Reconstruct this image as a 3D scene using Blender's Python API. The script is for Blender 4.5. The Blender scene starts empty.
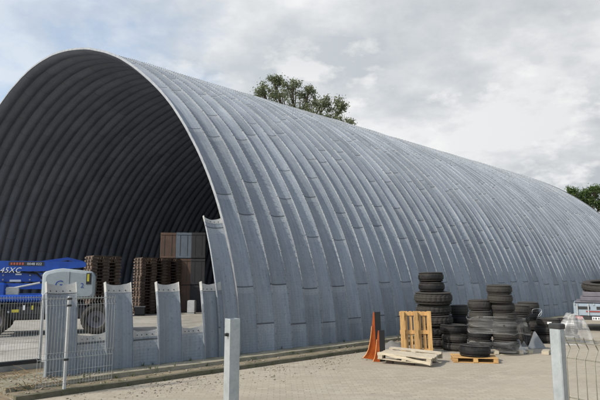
import bpy, math, random
from mathutils import Vector, Matrix, noise
random.seed(7)
R = math.radians
scene = bpy.context.scene
col = scene.collection

# ------------------------------------------------------------------ camera
F, PITCH, H = 552.1, R(8.05), 1.75           # focal length in photo pixels (600 wide), tilt, eye height
cam_d = bpy.data.cameras.new('camera')
cam_d.sensor_width = 36; cam_d.lens = F / 600 * 36
cam_d.clip_start = .05; cam_d.clip_end = 3000
cam = bpy.data.objects.new('camera', cam_d); col.objects.link(cam)
cam.location = (0, 0, H); cam.rotation_euler = (R(90) + PITCH, 0, 0)
scene.camera = cam
CP, SP = math.cos(PITCH), math.sin(PITCH)
def ray(x, y):
    X, Y = (x - 300) / F, -(y - 200) / F
    return Vector((X, CP - Y * SP, SP + Y * CP))
def gnd(x, y, z=0):                           # ground point seen at a photo position
    d = ray(x, y); t = (z - H) / d.z
    return Vector((d.x * t, d.y * t, z))
def at(x, y, Y):                              # point at distance Y seen at a photo position
    d = ray(x, y); t = Y / d.y
    return Vector((d.x * t, Y, H + d.z * t))

# ------------------------------------------------------------------ hangar frame
YAW = .796
U = Vector((math.sin(YAW), math.cos(YAW), 0))         # along the hangar, away
V = Vector((-math.cos(YAW), math.sin(YAW), 0))        # across the hangar, to the far wall
B0 = Vector((-1.415, 13.116, 0))                      # near front foot
HW, RISE, EXPO = 15.16, 11.3, 1.893
LEN, PITCHW = 35.84, 1.12
YARD = -.12
def W(s, o, z=0):                                     # along wall, outwards from the wall foot, up
    p = B0 + U * s - V * o; p.z = z
    return p

# ------------------------------------------------------------------ materials
def new_mat(name):
    m = bpy.data.materials.new(name); m.use_nodes = True
    nt = m.node_tree
    return m, nt, nt.nodes['Principled BSDF']
def N(nt, t, **kw):
    n = nt.nodes.new(t)
    for k, v in kw.items():
        if k.startswith('i_'):
            key = k[2:]
            n.inputs[int(key) if key.isdigit() else key.replace('_', ' ')].default_value = v
        else: setattr(n, k, v)
    return n
def M(nt, op, a, b=None, clamp=False):
    n = nt.nodes.new('ShaderNodeMath'); n.operation = op; n.use_clamp = clamp
    for i, x in enumerate((a, b)):
        if x is None: continue
        if isinstance(x, (int, float)): n.inputs[i].default_value = x
        else: nt.links.new(x, n.inputs[i])
    return n.outputs[0]
def mixc(nt, fac, a, b, mode='MIX'):
    n = nt.nodes.new('ShaderNodeMix'); n.data_type = 'RGBA'; n.blend_type = mode
    for sock, x in ((n.inputs[0], fac), (n.inputs[6], a), (n.inputs[7], b)):
        if isinstance(x, (int, float)): sock.default_value = x
        elif isinstance(x, tuple): sock.default_value = (*x, 1) if len(x) == 3 else x
        else: nt.links.new(x, sock)
    return n.outputs[2]
def ramp(nt, fac, stops):
    n = nt.nodes.new('ShaderNodeValToRGB'); e = n.color_ramp.elements
    while len(e) < len(stops): e.new(.5)
    for el, (p, c) in zip(e, stops):
        el.position = p; el.color = (c, c, c, 1) if isinstance(c, (int, float)) else (*c, 1)
    nt.links.new(fac, n.inputs[0])
    return n.outputs[0]
def tex_noise(nt, vec, scale, detail=5, rough=.6):
    n = N(nt, 'ShaderNodeTexNoise'); n.inputs['Scale'].default_value = scale
    n.inputs['Detail'].default_value = detail; n.inputs['Roughness'].default_value = rough
    if vec is not None: nt.links.new(vec, n.inputs['Vector'])
    return n.outputs['Fac']
def bump(nt, b, height, strength, dist=.02):
    n = N(nt, 'ShaderNodeBump'); n.inputs['Strength'].default_value = strength; n.inputs['Distance'].default_value = dist
    nt.links.new(height, n.inputs['Height']); nt.links.new(n.outputs[0], b.inputs['Normal'])
def simple(name, c, c2=None, rough=.6, metal=0., scale=6., bmp=.2, obj_var=0., stretch=None):
    """base colour broken by two noises, a little bump, and a tone of its own for each object"""
    m, nt, b = new_mat(name)
    tc = N(nt, 'ShaderNodeTexCoord')
    vec = tc.outputs['Object']
    if stretch:
        mp = N(nt, 'ShaderNodeMapping'); mp.inputs['Scale'].default_value = stretch
        nt.links.new(vec, mp.inputs['Vector']); vec = mp.outputs[0]
    n1 = tex_noise(nt, vec, scale); n2 = tex_noise(nt, vec, scale * 7, 3)
    k = M(nt, 'ADD', M(nt, 'MULTIPLY', n1, .7), M(nt, 'MULTIPLY', n2, .3))
    k = ramp(nt, k, [(.36, 0.), (.66, 1.)])
    c2 = c2 or tuple(x * .72 for x in c)
    out = mixc(nt, k, c, c2)
    if obj_var:
        oi = N(nt, 'ShaderNodeObjectInfo')
        hv = N(nt, 'ShaderNodeHueSaturation')
        nt.links.new(M(nt, 'ADD', M(nt, 'MULTIPLY', oi.outputs['Random'], 2 * obj_var), 1 - obj_var), hv.inputs['Value'])
        nt.links.new(out, hv.inputs['Color']); out = hv.outputs[0]
    nt.links.new(out, b.inputs['Base Color'])
    b.inputs['Metallic'].default_value = metal
    nt.links.new(M(nt, 'ADD', M(nt, 'MULTIPLY', n2, .25), rough - .12), b.inputs['Roughness'])
    if bmp: bump(nt, b, k, bmp, .01)
    return m

def steel_sheet(name, tint=1.0, inner=False):
    m, nt, b = new_mat(name)
    uv = N(nt, 'ShaderNodeUVMap'); sp = N(nt, 'ShaderNodeSeparateXYZ'); nt.links.new(uv.outputs[0], sp.inputs[0])
    pu, pv = sp.outputs[0], sp.outputs[1]
    idx = M(nt, 'FLOOR', pu); par = M(nt, 'MODULO', M(nt, 'ADD', idx, 100.), 2.)
    wn = N(nt, 'ShaderNodeTexWhiteNoise', noise_dimensions='1D'); nt.links.new(M(nt, 'MULTIPLY', idx, 1.37), wn.inputs['W'])
    off = M(nt, 'ADD', M(nt, 'MULTIPLY', par, -.98), M(nt, 'ADD', M(nt, 'MULTIPLY', wn.outputs[0], .22), 1.42))
    w3 = N(nt, 'ShaderNodeTexWhiteNoise', noise_dimensions='1D'); nt.links.new(M(nt, 'ADD', M(nt, 'MULTIPLY', idx, 2.71), 5.3), w3.inputs['W'])
    q = M(nt, 'DIVIDE', M(nt, 'SUBTRACT', pv, off), M(nt, 'ADD', M(nt, 'MULTIPLY', w3.outputs[0], .75), 2.35))
    fr = M(nt, 'FRACT', q); sid = M(nt, 'ADD', M(nt, 'FLOOR', q), M(nt, 'MULTIPLY', idx, 37.3))
    w2 = N(nt, 'ShaderNodeTexWhiteNoise', noise_dimensions='1D'); nt.links.new(sid, w2.inputs['W'])
    tone = M(nt, 'ADD', M(nt, 'MULTIPLY', w2.outputs[0], .30), .85)
    # weathering: streaks running down the sheet, blotchy zinc bloom
    cmb = N(nt, 'ShaderNodeCombineXYZ'); nt.links.new(M(nt, 'MULTIPLY', pu, 6.), cmb.inputs[0]); nt.links.new(M(nt, 'MULTIPLY', pv, .55), cmb.inputs[1])
    st = tex_noise(nt, cmb.outputs[0], 1.6, 6, .65)
    tc = N(nt, 'ShaderNodeTexCoord')
    bl = tex_noise(nt, tc.outputs['Object'], .9, 6, .62)
    sp2 = tex_noise(nt, tc.outputs['Object'], 26., 3, .6)
    k = M(nt, 'ADD', M(nt, 'MULTIPLY', st, .5), M(nt, 'ADD', M(nt, 'MULTIPLY', bl, .3), M(nt, 'MULTIPLY', sp2, .2)))
    k = ramp(nt, k, [(.36, 0.), (.60, 1.)])
    if inner: c = mixc(nt, k, (.048, .062, .094), (.105, .122, .160))  # inside tones darkened: the hall's shade is painted into the sheet colour
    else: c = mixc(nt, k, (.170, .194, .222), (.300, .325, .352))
    hv = N(nt, 'ShaderNodeHueSaturation'); nt.links.new(tone, hv.inputs['Value']); nt.links.new(c, hv.inputs['Color']); c = hv.outputs[0]
    cm2 = N(nt, 'ShaderNodeCombineXYZ'); nt.links.new(M(nt, 'MULTIPLY', pu, 3.1), cm2.inputs[0]); nt.links.new(M(nt, 'MULTIPLY', pv, .32), cm2.inputs[1])
    run = ramp(nt, tex_noise(nt, cm2.outputs[0], 2.3, 7, .7), [(.60, 0.), (.72, 1.)])
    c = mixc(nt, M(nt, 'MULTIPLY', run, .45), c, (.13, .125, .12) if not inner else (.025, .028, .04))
    bloom = ramp(nt, tex_noise(nt, tc.outputs['Object'], 3.3, 8, .7), [(.56, 0.), (.68, 1.)])
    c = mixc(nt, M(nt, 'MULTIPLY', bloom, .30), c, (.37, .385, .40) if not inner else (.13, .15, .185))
    speck = ramp(nt, tex_noise(nt, tc.outputs['Object'], 17., 2, .5), [(.66, 0.), (.72, 1.)])
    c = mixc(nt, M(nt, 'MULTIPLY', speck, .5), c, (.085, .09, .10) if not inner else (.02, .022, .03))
    wob = M(nt, 'MULTIPLY', sp2, .004)
    line = M(nt, 'LESS_THAN', fr, M(nt, 'ADD', wob, .010))               # sheet edge gap
    lap = M(nt, 'GREATER_THAN', fr, .945)
    # bolt heads in the lap
    bx = M(nt, 'ABSOLUTE', M(nt, 'SUBTRACT', M(nt, 'FRACT', M(nt, 'MULTIPLY', pu, 5.)), .5))
    by = M(nt, 'ABSOLUTE', M(nt, 'SUBTRACT', M(nt, 'FRACT', M(nt, 'MULTIPLY', fr, 36.)), .5))
    dot = M(nt, 'MULTIPLY', M(nt, 'MULTIPLY', M(nt, 'LESS_THAN', bx, .13), M(nt, 'LESS_THAN', by, .22)), lap)
    if not inner:
        c = mixc(nt, M(nt, 'MULTIPLY', lap, .35), c, (.37, .38, .39))
        c = mixc(nt, M(nt, 'MULTIPLY', dot, .3), c, (.12, .12, .13))
    c = mixc(nt, M(nt, 'MULTIPLY', line, .75), c, (.035, .036, .04))
    nt.links.new(c, b.inputs['Base Color'])
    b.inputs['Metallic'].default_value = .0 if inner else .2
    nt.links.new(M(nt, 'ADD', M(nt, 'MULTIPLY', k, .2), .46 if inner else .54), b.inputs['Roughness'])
    wave = M(nt, 'SINE', M(nt, 'MULTIPLY', pv, 2 * math.pi / .062))
    hgt = M(nt, 'ADD', M(nt, 'MULTIPLY', wave, .25), M(nt, 'SUBTRACT', M(nt, 'MULTIPLY', bl, 2.2), M(nt, 'MULTIPLY', line, 3.)))
    bump(nt, b, hgt, .32, .012)
    return m

MT = {}
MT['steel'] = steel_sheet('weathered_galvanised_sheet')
MT['steel_in_shade'] = steel_sheet('shade_toned_inner_sheet', inner=True)
MT['zinc'] = simple('bare_zinc', (.50, .51, .51), (.36, .37, .38), .5, .3, 5, .1)
MT['rimzinc'] = simple('dull_zinc_edge', (.36, .37, .38), (.24, .25, .27), .55, .3, 5, .1)
MT['lap'] = simple('dusty_lap_band', (.47, .46, .43), (.33, .33, .32), .8, .05, 7, .3)
MT['galv'] = simple('galvanised_tube', (.46, .49, .50), (.33, .36, .37), .42, .45, 14, .08)
MT['wire'] = simple('galvanised_wire', (.44, .45, .43), (.30, .30, .28), .5, .3, 9, 0)
MT['wire_old'] = simple('dull_olive_wire', (.22, .21, .165), (.15, .14, .11), .6, .2, 9, 0)
MT['bolt'] = simple('dull_bolts', (.28, .30, .32), (.18, .19, .21), .55, .35, 9, 0)
MT['black'] = simple('black_plastic', (.018, .018, .019), (.03, .03, .03), .5, 0, 9, .1)
MT['hole'] = simple('dark_hole', (.02, .02, .022), None, .8, 0, 9, 0)
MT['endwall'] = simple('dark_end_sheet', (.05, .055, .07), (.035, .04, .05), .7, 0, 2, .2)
MT['wood'] = simple('weathered_pine', (.57, .35, .135), (.36, .20, .075), .8, 0, 4, .35, .18, (1, 6, 6))
MT['woodgrey'] = simple('sunbleached_timber', (.54, .47, .35), (.33, .28, .21), .85, 0, 4, .4, .16, (1, 6, 6))
MT['woodbrown'] = simple('brown_timber', (.125, .088, .068), (.075, .053, .042), .85, 0, 5, .3, .25)
MT['cratebrown'] = simple('brown_ply', (.135, .085, .063), (.09, .056, .043), .8, 0, 2.5, .2, .2)
MT['crateblue'] = simple('slate_blue_ply', (.12, .15, .19), (.09, .11, .14), .7, 0, 3, .2)
MT['cratedark'] = simple('dark_ply', (.035, .035, .04), (.025, .025, .03), .8, 0, 3, .2)
MT['blue'] = simple('blue_machine_paint', (.012, .075, .40), (.008, .05, .28), .38, .0, 3, .05)
MT['hood'] = simple('pale_grey_hood', (.37, .41, .42), (.29, .33, .34), .48, 0, 2, .05)
MT['decal_white'] = simple('white_decal', (.8, .8, .8), (.7, .7, .7), .5, 0, 6, 0)
MT['decal_blue'] = simple('blue_decal', (.02, .06, .32), None, .5, 0, 6, 0)
MT['decal_yellow'] = simple('yellow_decal', (.65, .55, .05), None, .5, 0, 6, 0)
MT['decal_red'] = simple('red_decal', (.55, .12, .08), None, .5, 0, 6, 0)
MT['beacon'] = simple('orange_beacon', (.85, .14, .03), None, .3, 0, 6, 0)
MT['chassis'] = simple('dark_chassis', (.03, .032, .035), (.05, .048, .045), .6, .2, 4, .1)
MT['rim'] = simple('pale_rim', (.42, .43, .42), (.3, .3, .3), .5, .3, 8, .1)
MT['orange'] = simple('worn_orange_paint', (.68, .15, .02), (.42, .065, .016), .45, 0, 5, .15)
MT['edge'] = simple('bright_orange_edge', (.70, .33, .12), (.6, .22, .06), .5, 0, 5, .1)
MT['plate'] = simple('grey_plate', (.26, .265, .26), (.2, .2, .2), .55, .2, 5, .1)
MT['trailer'] = simple('pale_blue_grey_panel', (.33, .39, .44), (.26, .31, .36), .5, .1, 4, .1)
MT['load'] = simple('mauve_grey_sheet', (.15, .14, .16), (.10, .095, .11), .6, 0, 4, .2)
MT['tub'] = simple('dark_plastic_tub', (.055, .055, .058), (.09, .088, .085), .55, 0, 4, .2)
MT['tubrim'] = simple('pale_rim_tub', (.20, .20, .195), (.13, .13, .127), .65, 0, 6, .1)
MT['redstripe'] = simple('faded_red_stripe', (.28, .06, .05), (.2, .05, .045), .5, 0, 5, 0)
MT['redlamp'] = simple('red_lamp_glass', (.42, .02, .02), None, .25, 0, 6, 0)
MT['stone'] = simple('yard_stones', (.34, .29, .22), (.20, .17, .135), .9, 0, 3, .3)
MT['twig'] = simple('dry_stems', (.27, .19, .10), (.18, .12, .06), .9, 0, 5, .1)
MT['heap'] = simple('grey_gravel', (.20, .19, .18), (.12, .115, .105), .95, 0, 7, .6)

def tyre_mat():
    m, nt, b = new_mat('dusty_rubber')
    tc = N(nt, 'ShaderNodeTexCoord'); oi = N(nt, 'ShaderNodeObjectInfo')
    n1 = tex_noise(nt, tc.outputs['Object'], 4., 6, .65); n2 = tex_noise(nt, tc.outputs['Object'], 30., 4, .7)
    ge = N(nt, 'ShaderNodeNewGeometry'); sp = N(nt, 'ShaderNodeSeparateXYZ'); nt.links.new(tc.outputs['Normal'], sp.inputs[0])
    up = M(nt, 'MULTIPLY', M(nt, 'MAXIMUM', sp.outputs[2], 0.), .30)     # dust lies on the flat sidewalls
    k = M(nt, 'ADD', M(nt, 'ADD', M(nt, 'MULTIPLY', n1, .8), M(nt, 'MULTIPLY', n2, .35)), up)
    k = M(nt, 'ADD', k, M(nt, 'MULTIPLY', oi.outputs['Random'], .55))
    k = ramp(nt, k, [(.74, 0.), (1., .75)])
    nt.links.new(mixc(nt, k, (.011, .011, .012), (.058, .053, .046)), b.inputs['Base Color'])
    nt.links.new(M(nt, 'ADD', M(nt, 'MULTIPLY', k, .3), .6), b.inputs['Roughness'])
    b.inputs['Specular IOR Level'].default_value = .3
    bump(nt, b, n2, .35, .006)
    return m
MT['tyre'] = tyre_mat()

def film_mat(name, a0, a1, colr, rough=.25):
    m, nt, b = new_mat(name)
    tc = N(nt, 'ShaderNodeTexCoord')
    mp = N(nt, 'ShaderNodeMapping'); mp.inputs['Scale'].default_value = (.7, .7, 5.); mp.inputs['Rotation'].default_value = (R(6), R(9), 0)
    nt.links.new(tc.outputs['Object'], mp.inputs['Vector'])
    n1 = tex_noise(nt, mp.outputs[0], 1.7, 4, .55)
    a = ramp(nt, n1, [(.40, a0), (.52, (a0 + a1) * .36), (.60, (a0 + a1) * .5), (.66, a1)])
    nt.links.new(a, b.inputs['Alpha'])
    b.inputs['Base Color'].default_value = (*colr, 1); b.inputs['Roughness'].default_value = rough
    bump(nt, b, n1, .6, .04)
    return m
MT['film'] = film_mat('stretch_film', .015, .23, (.60, .60, .58), .18)
MT['film2'] = film_mat('milky_film', .16, .62, (.74, .74, .72))

def ground_mat():
    m, nt, b = new_mat('dusty_block_paving')
    tc = N(nt, 'ShaderNodeTexCoord')
    mp = N(nt, 'ShaderNodeMapping'); mp.inputs['Rotation'].default_value = (0, 0, R(-2) ); nt.links.new(tc.outputs['Object'], mp.inputs['Vector'])
    br = N(nt, 'ShaderNodeTexBrick'); br.offset = .5
    for k_, v_ in (('Scale', 1.), ('Mortar Size', .007), ('Mortar Smooth', .4), ('Bias', 0.), ('Brick Width', .2), ('Row Height', .105)): br.inputs[k_].default_value = v_
    br.inputs['Color1'].default_value = (.32, .28, .22, 1); br.inputs['Color2'].default_value = (.41, .365, .29, 1); br.inputs['Mortar'].default_value = (.22, .19, .145, 1)
    nt.links.new(mp.outputs[0], br.inputs['Vector'])
    n1 = tex_noise(nt, tc.outputs['Object'], .45, 7, .62); n2 = tex_noise(nt, tc.outputs['Object'], 3.2, 6, .7); n3 = tex_noise(nt, tc.outputs['Object'], 38., 3, .7)
    dust = ramp(nt, M(nt, 'ADD', M(nt, 'MULTIPLY', n1, .6), M(nt, 'MULTIPLY', n2, .4)), [(.40, 0.), (.62, 1.)])
    sand = mixc(nt, n3, (.27, .235, .18), (.42, .365, .285))
    c = mixc(nt, M(nt, 'MULTIPLY', dust, .85), br.outputs['Color'], sand)
    stain = ramp(nt, tex_noise(nt, tc.outputs['Object'], .8, 8, .7), [(.55, 0.), (.74, 1.)])
    c = mixc(nt, M(nt, 'MULTIPLY', stain, .45), c, (.20, .175, .14))
    mt = N(nt, 'ShaderNodeMapping'); mt.inputs['Rotation'].default_value = (0, 0, R(-38)); mt.inputs['Scale'].default_value = (.12, 1.6, 1.); nt.links.new(tc.outputs['Object'], mt.inputs['Vector'])
    trk = ramp(nt, tex_noise(nt, mt.outputs[0], 1.1, 7, .62), [(.50, 0.), (.62, 1.)])
    c = mixc(nt, M(nt, 'MULTIPLY', trk, .38), c, (.27, .235, .185))
    spot = ramp(nt, tex_noise(nt, tc.outputs['Object'], 2.1, 5, .55), [(.66, 0.), (.72, 1.)])
    c = mixc(nt, M(nt, 'MULTIPLY', spot, .7), c, (.15, .135, .115))
    pale = ramp(nt, tex_noise(nt, tc.outputs['Object'], .33, 4, .5), [(.48, 0.), (.62, 1.)])
    c = mixc(nt, M(nt, 'MULTIPLY', pale, .30), c, (.41, .365, .295))
    nt.links.new(c, b.inputs['Base Color']); b.inputs['Roughness'].default_value = .95; b.inputs['Specular IOR Level'].default_value = .2
    h = M(nt, 'ADD', M(nt, 'MULTIPLY', br.outputs['Fac'], -1.2), M(nt, 'ADD', n2, M(nt, 'MULTIPLY', n3, .7)))
    bump(nt, b, h, .3, .01)
    return m
MT['paving'] = ground_mat()
def rough_ground(name, c1, c2, c3, s=1.2, bstr=.6):
    m, nt, b = new_mat(name)
    tc = N(nt, 'ShaderNodeTexCoord')
    n1 = tex_noise(nt, tc.outputs['Object'], s, 8, .65); n2 = tex_noise(nt, tc.outputs['Object'], s * 14, 5, .75); n3 = tex_noise(nt, tc.outputs['Object'], s * 3.1, 7, .7)
    c = mixc(nt, ramp(nt, n1, [(.38, 0.), (.62, 1.)]), c1, c2)
    c = mixc(nt, ramp(nt, n3, [(.50, 0.), (.70, 1.)]), c, c3)
    c = mixc(nt, .5, c, mixc(nt, n2, (.25, .25, .25), (.75, .75, .75)), 'OVERLAY')
    nt.links.new(c, b.inputs['Base Color']); b.inputs['Roughness'].default_value = .93; b.inputs['Specular IOR Level'].default_value = .2
    bump(nt, b, M(nt, 'ADD', n2, M(nt, 'MULTIPLY', n3, 1.5)), bstr, .015)
    return m
MT['concrete'] = rough_ground('old_concrete', (.34, .305, .235), (.24, .22, .16), (.12, .13, .065), 1.1, .8)
MT['dirtstrip'] = rough_ground('dirt_strip', (.27, .225, .155), (.19, .16, .11), (.10, .095, .06), 1.5, .9)
MT['kerb'] = rough_ground('mossy_kerb', (.16, .145, .105), (.11, .105, .07), (.07, .078, .04), 2., .8)
MT['floor'] = rough_ground('hall_floor', (.32, .305, .27), (.40, .38, .345), (.22, .21, .185), .6, .2)
MT['earth'] = rough_ground('earth', (.27, .21, .13), (.20, .155, .10), (.33, .27, .18), 1.6, 1.)

def leaf_mat(name, c1, c2):
    m, nt, b = new_mat(name)
    ge = N(nt, 'ShaderNodeNewGeometry')
    nt.links.new(mixc(nt, ge.outputs['Random Per Island'], c1, c2), b.inputs['Base Color'])
    b.inputs['Roughness'].default_value = .6
    tr = N(nt, 'ShaderNodeBsdfTranslucent'); nt.links.new(mixc(nt, ge.outputs['Random Per Island'], tuple(x * 1.2 for x in c1), tuple(x * 1.2 for x in c2)), tr.inputs['Color'])
    mx = N(nt, 'ShaderNodeMixShader'); mx.inputs[0].default_value = .3
    out = [n for n in nt.nodes if n.type == 'OUTPUT_MATERIAL'][0]
    nt.links.new(b.outputs[0], mx.inputs[1]); nt.links.new(tr.outputs[0], mx.inputs[2]); nt.links.new(mx.outputs[0], out.inputs[0])
    return m
MT['leaf_pale'] = leaf_mat('grey_green_leaves', (.085, .11, .05), (.19, .21, .115))
MT['leaf_dark'] = leaf_mat('deep_green_leaves', (.035, .07, .018), (.10, .15, .04))
MT['weed'] = leaf_mat('weed_blades', (.05, .075, .02), (.13, .13, .045))
MT['bark'] = simple('bark', (.11, .085, .06), (.06, .045, .035), .9, 0, 4, .5)

# ------------------------------------------------------------------ mesh helpers
class MB:
    def __init__(s): s.v = []; s.f = []; s.m = []; s.uv = None
    def add(s, vs, fs, mi=0):
        b = len(s.v); s.v += [tuple(p) for p in vs]; s.f += [tuple(i + b for i in f) for f in fs]; s.m += [mi] * len(fs); return s
    def box(s, c, d, rot=None, mi=0, bev=0.):
        c = Vector(c); hx, hy, hz = d[0] / 2, d[1] / 2, d[2] / 2
        if bev:
            k = min(bev, hx * .9, hy * .9, hz * .9); vs = []; 
            ring = [(hx - k, hy, 0), ]
            lv = [(-hz, k), (-hz + k, 0), (hz - k, 0), (hz, k)]
            pts = []
            for z, ins in lv:
                x_, y_ = hx - ins, hy - ins
                kk = k if not ins else k * .6
                pts.append([(x_ - kk, -y_, z), (x_, -y_ + kk, z), (x_, y_ - kk, z), (x_ - kk, y_, z), (-x_ + kk, y_, z), (-x_, y_ - kk, z), (-x_, -y_ + kk, z), (-x_ + kk, -y_, z)])
            for r_ in pts: vs += [Vector(p) for p in r_]
            fs = [tuple(reversed(range(8))), tuple(range(24, 32))]
            for l in range(3):
                for i in range(8):
                    j = (i + 1) % 8; fs.append((l * 8 + i, l * 8 + j, (l + 1) * 8 + j, (l + 1) * 8 + i))
        else:
            vs = [Vector((x, y, z)) for z in (-hz, hz) for x, y in ((-hx, -hy), (hx, -hy), (hx, hy), (-hx, hy))]
            fs = [(3, 2, 1, 0), (4, 5, 6, 7), (0, 1, 5, 4), (1, 2, 6, 5), (2, 3, 7, 6), (3, 0, 4, 7)]
        if rot is not None: vs = [rot @ p for p in vs]
        return s.add([p + c for p in vs], fs, mi)
    def tube(s, pts, r, n=8, mi=0, caps=True):
        pts = [Vector(p) for p in pts]; rr = r if isinstance(r, (list, tuple)) else [r] * len(pts)
        vs = []; ref = None
        for i, p in enumerate(pts):
            t = (pts[min(i + 1, len(pts) - 1)] - pts[max(i - 1, 0)]).normalized()
            if ref is None:
                ref = t.orthogonal().normalized()
            ref = (ref - t * ref.dot(t)).normalized(); bi = t.cross(ref)
            vs += [p + (ref * math.cos(a) + bi * math.sin(a)) * rr[i] for a in (2 * math.pi * k / n for k in range(n))]
        fs = [(i * n + k, i * n + (k + 1) % n, (i + 1) * n + (k + 1) % n, (i + 1) * n + k) for i in range(len(pts) - 1) for k in range(n)]
        if caps: fs += [tuple(reversed(range(n))), tuple(range((len(pts) - 1) * n, len(pts) * n))]
        return s.add(vs, fs, mi)
    def lathe(s, prof, n=32, c=(0, 0, 0), rot=None, mi=0, closed=True):
        vs = []; k = len(prof)
        for i in range(n):
            a = 2 * math.pi * i / n; ca, sa = math.cos(a), math.sin(a)
            for r_, z in prof: vs.append(Vector((r_ * ca, r_ * sa, z)))
        if rot is not None: vs = [rot @ p for p in vs]
        vs = [p + Vector(c) for p in vs]
        fs = [(i * k + j, ((i + 1) % n) * k + j, ((i + 1) % n) * k + (j + 1) % k, i * k + (j + 1) % k) for i in range(n) for j in range(k if closed else k - 1)]
        return s.add(vs, fs, mi)
    def prism(s, poly, ext, mi=0, mi_side=None):
        poly = [Vector(p) for p in poly]; e = Vector(ext); n = len(poly)
        s.add(poly + [p + e for p in poly], [tuple(range(n)), tuple(reversed(range(n, 2 * n)))], mi)
        b = len(s.v) - 2 * n
        for i in range(n):
            j = (i + 1) % n; s.f.append((b + j, b + i, b + n + i, b + n + j)); s.m.append(mi if mi_side is None else mi_side)
        return s
    def grid(s, rows, mi=0):
        k = len(rows[0]); vs = [p for r_ in rows for p in r_]
        return s.add(vs, [(i * k + j, i * k + j + 1, (i + 1) * k + j + 1, (i + 1) * k + j) for i in range(len(rows) - 1) for j in range(k - 1)], mi)
    def build(s, name, mat, parent=None, smooth=False, loc=None, fix=True):
        me = bpy.data.meshes.new(name); me.from_pydata(s.v, [], s.f)
        for mm in (mat if isinstance(mat, (list, tuple)) else [mat]): me.materials.append(mm)
        me.polygons.foreach_set('material_index', s.m)
        if fix:
            import bmesh
            bm = bmesh.new(); bm.from_mesh(me); bmesh.ops.recalc_face_normals(bm, faces=bm.faces); bm.to_mesh(me); bm.free()
        if smooth:
            me.polygons.foreach_set('use_smooth', [True] * len(me.polygons))
            try: me.set_sharp_from_angle(angle=R(smooth if smooth is not True else 40))
            except Exception: pass
        o = bpy.data.objects.new(name, me); col.objects.link(o)
        if loc is not None: o.location = loc
        if parent is not None: o.parent = parent
        return o
def empty(name, loc=(0, 0, 0), rz=0.):
    o = bpy.data.objects.new(name, None); col.objects.link(o); o.location = loc; o.rotation_euler = (0, 0, rz); o.empty_display_size = .2
    return o
def tag(o, label, cat, group=None):
    o['label'] = label; o['category'] = cat
    if group: o['group'] = group
    return o
def kind(o, k, label=None):
    o['kind'] = k
    if label: o['label'] = label
    return o
def copy_tree(o, parent=None):
    c = o.copy(); col.objects.link(c)
    if parent is not None: c.parent = parent
    for ch in [x for x in o.children]: copy_tree(ch, c)
    return c
RZ = lambda a: Matrix.Rotation(a, 3, 'Z')
def axes(x, z):                                  # rotation with local x, z along given directions
    x = Vector(x).normalized(); z = Vector(z); z = (z - x * z.dot(x)).normalized(); y = z.cross(x)
    return Matrix((x, y, z)).transposed()
def text(body, size, M4, mat, name, parent, shear=0.):
    cu = bpy.data.curves.new(name, 'FONT'); cu.body = body; cu.size = size; cu.extrude = .002; cu.shear = shear
    cu.resolution_u = 3; cu.space_character = 1.05
    t = bpy.data.objects.new(name, cu); col.objects.link(t)
    dg = bpy.context.evaluated_depsgraph_get()
    me = bpy.data.meshes.new_from_object(t.evaluated_get(dg))
    bpy.data.objects.remove(t)
    me.transform(M4); me.materials.clear(); me.materials.append(mat); me.name = name
    o = bpy.data.objects.new(name, me); col.objects.link(o); o.parent = parent
    return o

# ------------------------------------------------------------------ ground
def strip(name, s0, s1, o0, o1, z, thick, mat, ns=40, no=4, wob=.0, seed=0):
    """a slab laid along the hangar wall with slightly ragged edges"""
    rows = []
    for i in range(ns + 1):
        s_ = s0 + (s1 - s0) * i / ns; r_ = []
        for j in range(no + 1):
            o_ = o0 + (o1 - o0) * j / no
            e = noise.noise(Vector((s_ * 1.7, j * 3.1 + seed, seed))) * wob
            r_.append(W(s_, o_ + (e if j in (0, no) else 0), z + noise.noise(Vector((s_ * .9, o_ * 1.3, seed))) * min(.012, wob)))
        rows.append(r_)
    mb = MB(); mb.grid(rows)
    for j in (0, no):
        mb.grid([[r_[j], Vector((r_[j].x, r_[j].y, z - thick))] for r_ in rows])
    for r_ in (rows[0], rows[-1]):
        mb.grid([[p, Vector((p.x, p.y, z - thick))] for p in r_])
    return mb.build(name, mat)
g = MB(); g.grid([[Vector((x, y, YARD)) for x in (-1500, -40, 60, 1500)] for y in (-300, -20, 80, 2200)])
kind(g.build('ground', MT['paving']), 'structure')
kind(strip('footing', -5.1, LEN + .6, -.7, .47, 0., .3, MT['concrete'], 130, 3, .035, 1), 'structure')
kind(strip('dirt_strip', -5.1, LEN + .6, .45, 1.0, -.078, .2, MT['dirtstrip'], 130, 4, .0, 2), 'structure')
kind(strip('kerb', -5.14, LEN + .6, .98, 1.11, -.04, .2, MT['kerb'], 160, 2, .03, 3), 'structure')
# hall floor slab, its edge is a small step behind the stub row
mb = MB(); e0, e1 = -9., LEN - .1
mb.add([W(e0, -1.3, .09), W(e1, -1.3, .09), W(e1, -29.6, .09), W(e0, -29.6, .09), W(e0, -1.3, -.2), W(e1, -1.3, -.2), W(e1, -29.6, -.2), W(e0, -29.6, -.2)],
       [(0, 1, 2, 3), (0, 4, 5, 1), (3, 2, 6, 7), (0, 3, 7, 4)])
kind(mb.build('hall_floor', MT['floor']), 'structure')
mb = MB(); mb.add([W(-9, -1.295, -.02), W(-5.15, -1.295, -.02), W(-5.15, 1.1, -.112), W(-9, 1.1, -.112)], [(0, 1, 2, 3)])
kind(mb.build('earth_patch', MT['earth']), 'structure')
mb = MB(); mb.add([W(-5.15, -1.296, -.012), W(LEN, -1.296, -.012), W(LEN, -.735, -.012), W(-5.15, -.735, -.012)], [(0, 1, 2, 3)])
kind(mb.build('earth_strip', MT['earth']), 'structure')

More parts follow.
